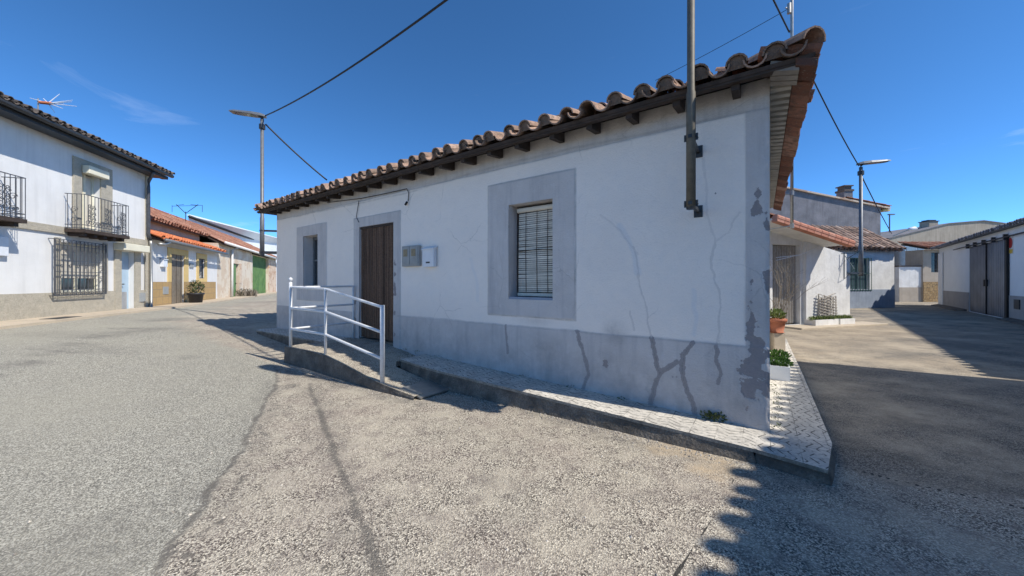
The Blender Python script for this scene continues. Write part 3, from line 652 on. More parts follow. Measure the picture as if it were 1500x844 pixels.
# right window: frame, slat blind hanging outside
win = MB(); u0, u1, z0, z1 = OPW
for a, b, c, d in ((u0, u0+.05, z0+.03, z1), (u1-.05, u1, z0+.03, z1), (u0+.05, u1-.05, z1-.06, z1), (u0+.05, u1-.05, z0+.03, z0+.08), ((u0+u1)/2-.03, (u0+u1)/2+.03, z0+.08, z1-.06)): win.box(MF, a, b, -.25, -.20, c, d)
wf = win.build('window', M['wood'], house)
mb = MB(); mb.face([MF.P(u0, -.225, z0), MF.P(u1, -.225, z0), MF.P(u1, -.225, z1), MF.P(u0, -.225, z1)]); mb.build('pane', M['glass'], wf)
mb = MB(); mb.box(MF, u0, u1, -.25, .0, z0-.001, z0+.03); mb.build('sill', M['bluegrey'], wf)
mb = MB(); n_ = 40; bz0, bz1 = z0+.10, z1-.10
for k in range(n_):
    z = bz0+(bz1-bz0)*k/n_; t = random.gauss(0, .0025); sag = .012*math.sin(k*.33)+ .01*math.sin(k*.9)
    mb.tone = random.uniform(.2, .9)
    y = -.155+.01*math.sin(k/n_*3+1)
    mb.hexa([MF.P(u0+.03+abs(sag)*.6, y+.012, z+t), MF.P(u1-.07, y+.012, z-t), MF.P(u1-.07, y, z-t), MF.P(u0+.03+abs(sag)*.6, y, z+t), MF.P(u0+.03+abs(sag)*.6, y+.009, z+t+.0205), MF.P(u1-.07, y+.009, z-t+.0205), MF.P(u1-.07, y-.003, z-t+.0205), MF.P(u0+.03+abs(sag)*.6, y-.003, z+t+.0205)])
blind = mb.build('slat_blind', M['blind'], house)
mb = MB(); mb.box(MF, u0+.02, u1-.06, -.175, -.12, bz0-.06, bz0-.015); mb.build('blind_rail', M['blind'], blind, bevel=.005); mb = MB(); mb.tube([MF.P(u0+.03, -.14, bz1+.035), MF.P(u1-.06, -.14, bz1+.035)], .035, 10); mb.build('blind_roll', M['blind'], blind)
mb = MB()
for f in (.2, .48, .78):
    u = u0+.03+(u1-u0-.1)*f; mb.tube([MF.P(u, -.13, bz0), MF.P(u+.008, -.128, (bz0+bz1)/2), MF.P(u, -.13, bz1+.03)], .004, 5)
mb.tube([MF.P(u0+.03, -.128, 1.93), MF.P(u0+.3, -.126, 1.95), MF.P(u1-.06, -.128, 1.93)], .005, 5)
mb.build('cord', M['wood'], blind)
# left window
u0, u1, z0, z1 = OPL; win = MB()
for a, b, c, d in ((u0, u0+.07, z0, z1), (u1-.07, u1, z0, z1), (u0+.07, u1-.07, z1-.07, z1), (u0+.07, u1-.07, z0, z0+.07), ((u0+u1)/2-.025, (u0+u1)/2+.025, z0+.07, z1-.07), (u0+.07, u1-.07, 2.0, 2.04)): win.box(MF, a, b, -.255, -.21, c, d)
wf = win.build('window', M['lampgrey'], house)
mb = MB(); mb.face([MF.P(u0, -.24, z0), MF.P(u1, -.24, z0), MF.P(u1, -.24, z1), MF.P(u0, -.24, z1)]); mb.build('pane', M['glass'], wf)
# door with bead curtain in front
u0, u1, z0, z1 = OPD
mb = MB(); mb.box(MF, u0, u1, -.26, -.20, z0, z1); dr = mb.build('door', M['wood'], house)
mb = MB(); mb.box(MF, u0, u1, -.26, .0, z0, .375); mb.build('door_step', M['concrete'], house)
mb = MB(); ns = 62
for k in range(ns):
    u = u0+.015+(u1-u0-.03)*(k+.5)/ns; t = random.random(); sw = random.gauss(0, .004)
    mb.tone = t
    pts = []; rs = []
    for j in range(13):
        z = .40+(z1-.04-.40)*j/12; pts.append(MF.P(u+sw*math.sin(j*.5)+.003*math.sin(j*1.3+k), -.035+.006*math.sin(k*1.7)+.012*math.sin(u*18), z)); rs.append(.0092)
    mb.tube(pts, rs, 6, cap=False)
cu = mb.build('bead_curtain', M['curtain'], house)
mb = MB(); mb.box(MF, u0, u1, -.06, -.01, z1-.045, z1-.003); mb.build('curtain_rail', M['wood'], cu)
mb = MB(); mb.tube([MF.P(*MF.pix(480, 299)[:1], .015, MF.pix(480, 297)[1])]+[MF.P(MF.pix(x, y)[0], .018, MF.pix(x, y)[1]) for x, y in ((530, 291), (570, 283), (597, 277), (600, 283), (599, 295))], .007, 6)
mb.tube([MF.P(MF.pix(x, y)[0], .018, MF.pix(x, y)[1]) for x, y in ((527, 294), (526, 300), (523, 318), (527, 326))], .006, 6)
mb.tube([MF.P(MF.pix(597, 296)[0], .012, MF.pix(597, 296)[1]), MF.P(MF.pix(597, 296)[0], .05, MF.pix(597, 301)[1])], .018, 8)
mb.build('wall_cable', M['cable'], house)

# things on the front wall
def wbox_pix(mb, F, x0, x1, y0, y1, n0, n1):
    ua, ub = F.U(x1, n1), F.U(x0, n1); ua, ub = min(ua, ub), max(ua, ub); z1 = F.pix((x0+x1)/2, y0, n1)[1]; z0 = F.pix((x0+x1)/2, y1, n1)[1]
    mb.box(F, ua, ub, n0, n1, z0, z1); return ua, ub, z0, z1
mb = MB(); ub = wbox_pix(mb, MF, 588.5, 613, 360, 390, .012, .07)
t = root('electricity_meter', 'grey double electricity meter box on the white front wall right of the door', 'meter box', tuple(MF.P(ub[0], .05, ub[2])))
bx = mb.build('housing', M['plastic_grey'], t, bevel=.008)
mid = (ub[0]+ub[1])/2
for a in (ub[0]+.02, mid+.01):
    mb = MB(); mb.box(MF, a, a+(ub[1]-ub[0])/2-.03, .07, .078, ub[2]+.03, ub[3]-.02); lid = mb.build('cover', M['plastic_grey'], t, bevel=.004)
    mb = MB(); mb.box(MF, a+.05, a+(ub[1]-ub[0])/2-.07, .078, .083, ub[2]+.17, ub[3]-.06); mb.build('meter_window', M['brass'], lid)
mb = MB(); ub = wbox_pix(mb, MF, 618.5, 635, 363, 391, .012, .085)
t = root('letter_box', 'white enamel wall letter box beside the grey meter box', 'mailbox', tuple(MF.P(ub[0], .05, ub[2])))
mb.build('box', M['plastic_white'], t, bevel=.008)
mb = MB(); mb.hexa([MF.P(ub[0]-.012, .105, ub[3]-.03), MF.P(ub[1]+.012, .105, ub[3]-.03), MF.P(ub[1]+.012, .014, ub[3]+.0), MF.P(ub[0]-.012, .014, ub[3]), MF.P(ub[0]-.012, .105, ub[3]-.015), MF.P(ub[1]+.012, .105, ub[3]-.015), MF.P(ub[1]+.012, .014, ub[3]+.03), MF.P(ub[0]-.012, .014, ub[3]+.03)]); mb.build('lid', M['plastic_white'], t)
mb = MB(); mb.box(MF, ub[0]+.09, ub[1]-.09, .084, .088, ub[2]+.06, ub[2]+.085); mb.build('lock_plate', M['steel_dark'], t)

# ---------------------------------------------------------------- walkway round the house
def wz(u): return .11+.036*u
def strip(mb, mk, F, pts_in, pts_out, z_of, uvs, drop=.05, kerb_bottom=-.05):
    pass
def walk_piece(name, poly, zs, uvs, kerb_z, lab=None):
    """top slab (tiles) and dark concrete kerb under it"""
    mb = MB(); n = len(poly); c = [Vector((p[0], p[1], z)) for p, z in zip(poly, zs)]
    me = bpy.data.meshes.new(name); vs = [tuple(p) for p in c]+[(p.x, p.y, p.z-.03) for p in c]
    fs = [tuple(range(n))]+[(i, n+i, n+(i+1) % n, (i+1) % n) for i in range(n)]
    me.from_pydata(vs, [], fs); me.update(); ul = me.uv_layers.new(name='uv')
    for poly_ in me.polygons:
        for li in poly_.loop_indices:
            vi = me.loops[li].vertex_index % n; ul.data[li].uv = uvs[vi]
    me.materials.append(M['walk']); me.materials.append(M['kerbedge'])
    for poly_ in me.polygons: poly_.material_index = 0 if abs(poly_.normal.z) > .5 else 1
    o = bpy.data.objects.new(name, me); COL.objects.link(o); ORI[o.name] = np.zeros(3)
    o['kind'] = 'structure'
    kb = MB(); cen = sum(c, Vector())/n
    ins = [p+(cen-p).normalized()*.02 for p in c]
    # sides subdivided and roughened
    outs = []
    for i in range(n):
        a, b = ins[i], ins[(i+1) % n]; q_ = Vector(((b-a).y, -(b-a).x, 0)).normalized(); outs.append(q_)
    ar = sum(c[i].x*c[(i+1) % n].y-c[(i+1) % n].x*c[i].y for i in range(n)); outs = [o_ if ar > 0 else -o_ for o_ in outs]
    for i in range(n):
        a, b = ins[i], ins[(i+1) % n]; k = max(1, int((b-a).length/.12)); out = Vector(((b-a).y, -(b-a).x, 0)).normalized()
        out = outs[i]; oa = (out+outs[i-1]).normalized(); ob = (out+outs[(i+1) % n]).normalized()
        for j in range(k):
            p, q = a.lerp(b, j/k), a.lerp(b, (j+1)/k)
            f = lambda v: out*(.012*(mnoise.noise(v*6)))
            m1, m2 = p+f(p), q+f(q)
            pb, qb = p+f(p*1.7)+(oa if j == 0 else out)*.05, q+f(q*1.7)+(ob if j == k-1 else out)*.05
            kb.face([(m1.x, m1.y, p.z-.028), (m2.x, m2.y, q.z-.028), (qb.x, qb.y, kerb_z), (pb.x, pb.y, kerb_z)])
    struct(kb.build('kerb', M['concrete'], None, True))
M['kerbedge'] = simple('grimy_slab_edge', (.46, .42, .35), (.12, .11, .09), 9, .9, bs=40, bstr=.8, bd=.01, spk=.7)
def mp2(u, n): p = MF.P(u, n, 0); return (p.x, p.y)
def sp2(u, n): p = SF.P(u, n, 0); return (p.x, p.y)
us = [0.10, 1, 2, 3, 4, 4.72]
outw = [.50, .52, .54, .56, .585, .52]
poly = [mp2(u, -.02) for u in us]+[mp2(u, o) for u, o in zip(us[::-1], outw[::-1])]
walk_piece('pavement', poly, [wz(u) for u in us]+[wz(u) for u in us[::-1]], [(u, 0) for u in us]+[(u, o) for u, o in zip(us[::-1], outw[::-1])], -.05)
cpt = at(1213, 689, 2.62); cpt2 = at(1219, 650, 3.05)
poly = [mp2(.10, .50), (cpt.x, cpt.y), (cpt2.x, cpt2.y), sp2(3, .44), sp2(6.9, .42), sp2(6.9, -.02), (MF.o.x, MF.o.y), mp2(.10, -.02)]
def suv(p): v = Vector((p[0], p[1], 0))-SF.o; return (v.dot(SF.u), v.dot(SF.n))
walk_piece('pavement', poly, [.113, .112, .112, .112, .112, .112, .113, .113], [suv(p) for p in poly], -.05)
poly = [mp2(6.98, -.02), mp2(LEN+.1, -.02), mp2(LEN+.16, .35), mp2(LEN-.1, .5), mp2(6.98, .62)]
walk_piece('pavement', poly, [.35, .28, .28, .28, .35], [(6.98, 0), (10.6, 0), (10.7, .35), (10.4, .5), (6.98, .62)], -.05)

# ---------------------------------------------------------------- ramp and railing
ramp = root('concrete_ramp', 'rough concrete access ramp rising to the brown curtained door', 'ramp', tuple(MF.P(5.5, .6, 0)))
pr = [(3.66, .045), (4.2, .10), (4.73, .175), (5.2, .26), (5.75, .335), (6.2, .355), (6.95, .36)]
def nin(u): return .585 if u < 4.73 else 0.0
def nout(u): return float(np.interp(u, [3.6, 4.4, 5.8, 6.95], [1.10, 1.16, 1.19, 1.27]))
g = MB(); sd_ = MB()
prs = [(float(u), float(np.interp(u, [p[0] for p in pr], [p[1] for p in pr]))) for u in np.concatenate([np.linspace(3.66, 4.729, 14), np.linspace(4.731, 6.95, 26)])]
for (a, za), (b, zb) in zip(prs[:-1], prs[1:]):
    na, nb = nin(a), nin(b)
    if na != nb: continue
    K = 10
    for k in range(K):
        f0, f1 = k/K, (k+1)/K
        q = []
        for u, z, ni, f in ((a, za, na, f0), (b, zb, nb, f0), (b, zb, nb, f1), (a, za, na, f1)):
            n = ni+(nout(u)-ni)*f; p = MF.P(u, n, z); p.z += .006*mnoise.noise(p*5)*(1 if f not in (0,) else 0); q.append(p)
        g.face(q)
    for zt, zb_, A in ((0, 1, 0),):
        p, q = MF.P(a, nout(a), za), MF.P(b, nout(b), zb)
        f = lambda v, s: MF.n*(.015*mnoise.noise(v*s)); 
        sd_.face([p, q, (*(q+f(q, 5)+MF.n*.015)[:2], q.z*.5), (*(p+f(p, 5)+MF.n*.015)[:2], p.z*.5)])
        sd_.face([(*(p+f(p, 5)+MF.n*.015)[:2], p.z*.5), (*(q+f(q, 5)+MF.n*.015)[:2], q.z*.5), (*(q+MF.n*.02)[:2], -.05), (*(p+MF.n*.02)[:2], -.05)])
sd_.build('ramp_side', M['concrete'], ramp); sd_ = MB()
sd_.face([MF.P(6.95, 0, .36), MF.P(6.95, 1.27, .36), MF.P(6.95, 1.29, -.05), MF.P(6.95, 0, -.05)])
sd_.build('ramp_end', M['concrete'], ramp); sd_ = MB()
sd_.face([MF.P(4.731, 0, .175), MF.P(4.731, .585, .175), MF.P(4.731, .585, .255), MF.P(4.731, 0, .255)])
g.build('ramp_surface', M['ground'], ramp); sd_.build('ramp_end', M['concrete'], ramp)
mb = MB(); mb.hexa([MF.P(3.56, .60, .012), MF.P(3.98, .60, .070), MF.P(3.98, 1.09, .070), MF.P(3.60, 1.06, .012), MF.P(3.56, .60, .03), MF.P(3.98, .60, .094), MF.P(3.98, 1.09, .094), MF.P(3.60, 1.06, .03)])
pl = mb.build('threshold_plate', M['galv'], ramp)
rail = root('ramp_railing', 'white steel tube handrail along the ramp in front of the door', 'railing', tuple(MF.P(5.5, 1.15, .3)))
p1, p2, p3, p4 = (MF.P(6.84, 1.22, .355), MF.P(5.80, 1.14, .34), MF.P(4.33, 1.11, .12), MF.P(6.84, .05, .36))
RH = 1.06; Z = Vector((0, 0, 1))
for p, r, h in ((p1, .026, RH+.08), (p2, .022, RH), (p3, .032, RH+.0), (p4, .02, RH)):
    mb = MB(); mb.tube([p-Z*.02, p+Z*h], r, 12); po = mb.build('post', M['railwhite'], rail, True)
mb = MB(); q = p1+Z*(RH+.08)
mb.tube([q, q+Z*.02, q+Z*.035, q+Z*.06, q+Z*.085], [.014, .014, .032, .034, .008], 12); mb.build('finial', M['railwhite'], rail, True)
for k, h in enumerate((RH-.01, RH*.645, RH*.30)):
    mb = MB(); mb.tube([p1+Z*h, p2+Z*(h-.005), p3+Z*(h-(0.0 if k else .02))], .021, 10); mb.build('rail', M['railwhite'], rail, False)
    mb = MB(); mb.tube([p1+Z*(h+.0), p4+Z*h], .019, 10); mb.build('rail', M['railwhite'], rail, False)

# ---------------------------------------------------------------- street lamps on wall brackets
def lamp(label, foot, z0, z1, r, head_dir, head_len, brackets, mat, headlift=.0, bm=None, grp='street lamps on brackets', coll=True):
    t = root('street_lamp', label, 'street lamp', (foot.x, foot.y, z0), grp)
    f0 = Vector((foot.x, foot.y, 0))
    mb = MB(); zm = z0+(z1-z0)*.28
    mb.tube([f0+Z*z0, f0+Z*zm, f0+Z*(zm+.02), f0+Z*z1], [r*1.12, r*1.1, r*.92, r*.85], 14); mb.build('pole', mat, t, True)
    mb = MB(); mb.cone(f0+Z*(z0-.012), r*1.05, r*1.15, .02, 14); mb.build('pole_cap', M['steel_dark'], t)
    d = head_dir.normalized(); s = d.cross(Z).normalized()
    mb = MB(); a = f0+Z*(z1-.03); mb.tube([a, a+Z*.10, a+d*.10+Z*.15], [r*.9, r*.75, r*.6], 10); mb.build('head_joint', M['steel_dark'], t); mb = MB(); mb.tube([f0+Z*(z1-.28), f0+Z*(z1-.14)], r*1.5, 10); mb.build('collar', M['steel_dark'], t)
    c0 = a-d*.10+Z*.13; up = Z+0*d
    hd = d*head_len+Z*headlift
    mb = MB(); w0, w1 = .11, .15; th = .05
    prof = [(0, w0*.7, .05), (.12, w0, .075), (.35, w1, .07), (.85, w1, .045), (1, w1*.7, .025)]
    vs = []
    for f, w_, h_ in prof:
        c = c0+hd*f
        vs += [c-s*w_-Z*.012, c+s*w_-Z*.012, c+s*w_*.8+Z*h_, c-s*w_*.8+Z*h_]
    fs = [(3, 2, 1, 0), tuple(4*(len(prof)-1)+k for k in range(4))]
    for i in range(len(prof)-1):
        for k in range(4): fs.append((4*i+k, 4*i+(k+1) % 4, 4*i+4+(k+1) % 4, 4*i+4+k))
    mb.mesh(vs, fs); h = mb.build('lamp_head', M['lampgrey'], t, bevel=.006)
    mb = MB(); vs = [c0+hd*.35-s*w1*.8-Z*.016, c0+hd*.92-s*w1*.7-Z*.016, c0+hd*.92+s*w1*.7-Z*.016, c0+hd*.35+s*w1*.8-Z*.016]; mb.face(vs); mb.build('lens', M['glass'], h)
    for (zb, wallpt, w_) in brackets:
        mb = MB(); a = f0+Z*zb; b = Vector((wallpt.x, wallpt.y, zb)); dd = (b-a).normalized(); ss = dd.cross(Z)*w_
        mb.tube([a-dd*(r+.01), b], w_, 4)
        q = ss.normalized()*(r+.022)
        mb.hexa([a-q-dd*.0-Z*.03, a+q-Z*.03, a+q+dd*.012-Z*.03, a-q+dd*.012-Z*.03, a-q+Z*.03, a+q+Z*.03, a+q+dd*.012+Z*.03, a-q+dd*.012+Z*.03])
        mb.tube([a-q*.85-dd*.02, a-q*.85+dd*.05], .008, 6); mb.tube([a+q*.85-dd*.02, a+q*.85+dd*.05], .008, 6)
        p = ss.normalized()*.04; e = dd*.008
        mb.hexa([b-p-Z*.06-e, b+p-Z*.06-e, b+p-Z*.06, b-p-Z*.06, b-p+Z*.06-e, b+p+Z*.06-e, b+p+Z*.06, b-p+Z*.06])
        mb.build('bracket', bm or M['galv'], t)
    return t
f = MF.P(.593, .45, 0)
lamp('tall bronze grey lamp pole bracketed to the front wall of the corner house', f, 2.18, 5.95, .036, Vector((-.906, .423, 0)), 1.0, [(2.22, MF.P(.593, .0, 0), .022), (2.83, MF.P(.593, .0, 0), .022)], M['polepaint'], .1, M['steel_dark'])
yl = 11.0; fl = at(384, 300, yl)
wl = Vector((-6.35, 11.35, 0))
lamp('grey lamp post with arm to the left at the far end of the corner house', fl, at(386, 375, yl).z, at(384, 176, yl).z, .055, Vector((-1, -.12, 0)), 1.0, [(at(386, 338, yl).z, wl, .04), (at(386, 370, yl).z, wl, .06)], M['lampgrey'], .10, M['steel_dark'])
yr = 12.65; fr_ = at(1261, 300, yr)
lamp('grey lamp post with arm to the right beside the small shed with red verge', fr_, at(1261, 404, yr).z, at(1260, 245, yr).z, .06, Vector((1, -.1, 0)), 1.0, [(at(1261, 400, yr).z, Vector((12.05, 12.8, 0)), .045)], M['lampgrey'], .08)
fm = at(1160, 300, 8.0)
fs_ = SF.P((fm-SF.o).dot(SF.u), 0, 0)
t = root('antenna_mast', 'slim steel mast rising past the side eave of the corner house', 'mast', (fm.x, fm.y, 2.7))
mb = MB(); mb.tube([Vector((fm.x, fm.y, at(1160, 335, 8).z)), Vector((fm.x, fm.y, 7.8)), Vector((fm.x, fm.y, 9.3))], [.03, .03, .024], 10); mb.build('pole', M['galv'], t, True)
for zz in (at(1160, 283, 8).z, at(1160, 331, 8).z):
    mb = MB(); mb.tube([Vector((fm.x, fm.y, zz)), Vector((fs_.x, fs_.y, zz-.05))], .018, 6); mb.tube([Vector((fm.x, fm.y, zz-.05)), Vector((fm.x, fm.y, zz+.05))], .042, 8); mb.build('bracket', M['galv'], t)
mb = MB(); q = at(1156, 12, 8); mb.tube([q-Vector((.08, 0, 0)), q+Vector((.06, 0, .03))], .02, 6); mb.tube([q+Z*.1, q-Z*.12], .042, 8); mb.build('clamp', M['galv'], t)
# ---------------------------------------------------------------- overhead cables
def cable(name, label, a, b, sag, r, n=18):
    mb = MB(); pts = []
    for k in range(n+1):
        f = k/n; p = a.lerp(b, f); p.z -= sag*4*f*(1-f); pts.append(p)
    mb.tube(pts, r, 6); return tag(mb.build(name, M['cable'], None, True), label, 'cable')
a = at(388, 170, yl)
cable('overhead_cable', 'thick black cable from the left lamp post up over the street', a, Vector((f.x, f.y, 5.85)), .28, .018)
cable('overhead_cable', 'thick black cable from the left lamp post down to the corner house roof', at(389, 182, yl), at(479, 264, 11.9), .05, .024)
a = at(1133, 0, 7.0); b = at(1156, 47, 8)
cable('overhead_cable', 'short black cable coming from the top of the picture to the mast', b+(a-b)*1.6, b, .0, .016)
cable('overhead_cable', 'black cable from the mast over the side eave to the right lamp post', at(1157, 45, 8.02), at(1258, 243, yr), .12, .016)
cable('overhead_cable', 'thin black cable from the right lamp post down to the grey gabled house', at(1262, 258, yr), at(1306, 342, 20.6), .05, .018)
cable('thin_wire', 'hair thin wire across the sky above the tiled eave', at(1153, 14, 8), at(960, 118, 9.5), .03, .007)
# ---------------------------------------------------------------- off-frame row house on the right (throws the shade on the near road)
t = root('tiled_house', 'tiled house just outside the picture on the right that shades the near road', 'house', (10, 2, 0))
B_ = Vector((9.37, 4.81, 0)); Ur = Vector((.663, .749, 0)); E_ = Vector((.88, -.47, 0)).normalized(); Lr = 10.5; hz = 4.78
mb = MB(); n0 = Ur.cross(Z).normalized()*.35
q = [B_+E_*.35-Ur*.2, B_-Ur*Lr+E_*.35, B_-Ur*Lr+E_*6, B_+E_*6-Ur*.2]
mb.prism([(p.x, p.y) for p in q], [0]*4, [hz-.05+.08, hz+.03, hz+1.4, hz+1.4]); mb.build('wall', M['white'], t)
mb = MB(); deck(mb, [B_+Z*hz, B_-Ur*Lr+Z*hz, B_-Ur*Lr+E_*6.3+Z*(hz+1.5), B_+E_*6.3+Z*(hz+1.5)], .06); rf = mb.build('roof', M['wood'], t)
mb = MB(); tile_roof(mb, B_-Ur*Lr+Z*hz, Ur, (-E_*6.3-Z*1.5), Lr, 1.5, .25, .36, jit=.03); mb.build('roof_tiles', M['tile_old'], rf)

# ---------------------------------------------------------------- left two-storey house
F = LF
t = root('two_storey_house', 'white two storey house with grey pebbledash base and iron balconies', 'house', tuple(F.P(2, -3, .4)))
U1 = F.U(218); U0 = -5.0; ZT = 5.72
def op(F, x0, x1, y0, y1): 
    a, b = sorted((F.U(x0), F.U(x1))); xm = (x0+x1)/2; return (a, b, F.pix(xm, y1)[1], F.pix(xm, y0)[1])
oW = op(F, 87, 150, 358, 428); oD = op(F, 176, 196, 369, 457); oB = op(F, 118, 146, 252, 338); oD = (oD[0], oD[1], .42, oD[3])
oB = (oB[0], oB[1], 3.06, oB[3]); oB2 = (-1.9, -1.0, 3.06, oB[3]); pz = 1.20; bz = (2.86, 3.06)
mb = MB(); body(mb, F, U0, U1, 0, ZT, [oW, oD, oB, oB2], 8, .22); mb.build('wall', M['white'], t)
mb = MB(); zpl = pz
mb.box(F, U0, oD[0]-.28, .002, .035, 0, zpl); mb.box(F, oD[1]+.28, U1, .002, .035, 0, zpl); mb.build('plinth', M['granite'], t)
mb = MB(); mb.box(F, U0, U1, .002, .05, *bz); mb.build('belt_course', M['granite'], t)
w_ = .16
def trim(*bs):
    for b_ in bs:
        mb = MB(); mb.box(F, *b_); mb.build('stone_trim', M['granite'], t)
for a, b, c, d in (oB, oB2): trim((a-.28, a, .002, .04, c, d+.3), (b, b+.45, .002, .04, c, d+.3), (a, b, .002, .04, d+.02, d+.3))
a, b, c, d = oW; trim((a-w_, a, .002, .04, pz+.001, d+.12), (b, b+w_, .002, .04, pz+.001, d+.12))
a, b, c, d = oD; trim((a-.28, a, .002, .045, 0, d+.02), (b, b+.28, .002, .045, 0, d+.02))
trim((U1-.28, U1-.001, .051, .07, 0, bz[0]-.001), (U1-.20, U1-.001, .002, .04, bz[1]+.001, ZT-.01))
mb = MB(); mb.box(F, oD[0]-.3, oD[1]+.3, .002, .30, oD[3]+.02, oD[3]+.26); mb.build('door_canopy', M['cream'], t, bevel=.02)
mb = MB(); mb.box(F, oD[0], oD[1], -.2, -.15, .42, oD[3]); dr = mb.build('door', M['blue'], t)
mb = MB(); mb.box(F, oD[0]+.1, oD[1]-.1, -.15, -.14, .5, 1.15); mb.build('kick_panel', M['steelpanel'], dr)
mb = MB(); mb.tube([F.P(oD[0]+.12, -.15, 1.42), F.P(oD[0]+.12, -.08, 1.42), F.P(oD[0]+.30, -.08, 1.42)], .018, 8); mb.build('handle', M['steel_dark'], dr)
def curl(mb, c, F, r, sgn=1, turns=1.3, th=.008, n=.0):
    pts = [];
    for k in range(14):
        f = k/13; a = f*turns*2*math.pi*sgn; rr = r*(1-.75*f); pts.append(F.P(c[0]+rr*math.cos(a), c[1]+n, c[2]+rr*math.sin(a)))
    mb.tube(pts, th, 4)
def balcony(t, F, a, b, z, dep=.5, h=1.0):
    mb = MB(); mb.box(F, a, b, .05, dep, z-.10, z); 
    for k in range(5):
        u = a+.1+(b-a-.3)*k/4; mb.box(F, u, u+.1, .05, dep-.08, z-.2, z-.10)
    bal = mb.build('balcony', M['wood'], t)
    mb = MB(); n = dep-.02
    C = [F.P(a+.02, .05, z+h), F.P(a+.02, n, z+h), F.P(b-.02, n, z+h), F.P(b-.02, .05, z+h)]; D = [p-Z*(h-.12) for p in C]; E = [p-Z*(h-.03) for p in C]
    for L in (C, D, E): mb.tube(L, .014, 4)
    k = int((b-a)/.115)
    for i in range(k+1):
        u = a+.02+(b-a-.04)*i/k; mb.tube([F.P(u, n, z), F.P(u, n, z+h)], .0075, 4)
    for i in range(1, 5):
        for u in (a+.02, b-.02): mb.tube([F.P(u, n*i/4.6, z), F.P(u, n*i/4.6, z+h)], .0075, 4)
    rl = mb.build('balustrade', M['iron'], bal)
    mb = MB()
    for u in (a+(b-a)*.16, a+(b-a)*.5, a+(b-a)*.84):
        for dz in (.45, .62, .3):
            for s in (1, -1): curl(mb, (u+s*.07, n, z+dz), F, .07, s); curl(mb, (u-s*.07, n, z+dz+.07), F, .06, s)
    k = int((b-a)/.26)
    for i in range(k):
        u = a+.13+(b-a-.2)*i/k
        curl(mb, (u, n, z+.19), F, .075, 1); curl(mb, (u+.12, n, z+.22), F, .075, -1)
    for s in (a+.02, b-.02):
        for dz in (.25, .55): 
            F2 = Frame((F.P(s, 0, 0).x, F.P(s, 0, 0).y), F.n, F.u); curl(mb, (.25, 0, z+dz), F2, .09, 1)
    mb.build('scrollwork', M['iron'], rl)
bb = (F.U(94, .05), F.U(192, .5)); zb = F.pix(140, 338, .5)[1]
balcony(t, F, bb[0], F.U(190, .5), zb, .5, 1.0)
ub_ = F.U(40, .5); balcony(t, F, ub_-3.0, ub_, zb, .5, 1.0)
for o_ in (oB, oB2):
    mb = MB(); a, b, c, d = o_
    for p in ((a, a+.07, c, d), (b-.07, b, c, d), (a+.07, b-.07, d-.07, d), (a+.07, b-.07, c, c+.1), ((a+b)/2-.04, (a+b)/2+.04, c+.1, d-.07)): mb.box(F, p[0], p[1], -.2, -.14, p[2], p[3])
    wd = mb.build('balcony_door', M['cream'], t)
    mb = MB(); mb.box(F, a+.02, b-.02, -.19, -.17, c+.1, d-.1); mb.build('shutter', M['blind'], wd)
    mb = MB(); mb.box(F, a-.02, b+.05, .05, .22, d-.12, d+.12); mb.build('roller_box', M['cream'], wd, bevel=.015)
a, b, c, d = oW; mb = MB()
for p in ((a, a+.06, c, d), (b-.06, b, c, d), (a+.06, b-.06, d-.06, d), (a+.06, b-.06, c, c+.06), ((a+b)/2-.035, (a+b)/2+.035, c+.06, d-.06)): mb.box(F, p[0], p[1], -.2, -.14, p[2], p[3])
wd = mb.build('window', M['cream'], t)
mb = MB(); mb.face([F.P(a, -.18, c), F.P(b, -.18, c), F.P(b, -.18, d), F.P(a, -.18, d)]); mb.build('pane', M['glass'], wd)
mb = MB(); k = 26
for i in range(k):
    z = c+.42+(d-.06-c-.42)*i/k; mb.box(F, a+.06, b-.06, -.165, -.145, z, z+(d-c-.5)/k*.86)
mb.build('roller_shutter', M['blind'], wd)
def grille(F, a, b, c, d, n, par, nb, rings=True, mat=None):
    mb = MB(); mat = mat or M['iron']
    for z in (c, c+.16, (c+d)/2-.12, (c+d)/2+.2, d-.16, d): mb.tube([F.P(a, n, z), F.P(b, n, z)], .014, 4)
    for i in range(nb+1):
        u = a+(b-a)*i/nb; mb.tube([F.P(u, n+.004, c), F.P(u, n+.004, d)], .011 if 0 < i < nb else .02, 4)
    for u in (a, b):
        for z in (c, d): mb.tube([F.P(u, n, z), F.P(u, 0.01, z)], .014, 4)
    gg = mb.build('grille', mat, par)
    if rings:
        mb = MB()
        for i in range(nb):
            u = a+(b-a)*(i+.5)/nb
            for z in (c+.08, d-.08, (c+d)/2+.04, (c+d)/2-.28, d-.3):
                if (i+int(z*7)) % 2 == 0 or z in (c+.08, d-.08): curl(mb, (u, n+.01, z), F, .055, 1 if i % 2 else -1, 1.1, .007)
        mb.build('scrollwork', M['iron'], par)
ga = (F.U(80, .14), F.U(155, .14)); gz = (F.pix(118, 432, .14)[1], F.pix(118, 354, .14)[1])
grille(F, ga[0], ga[1], gz[0], gz[1], .14, t, 13)
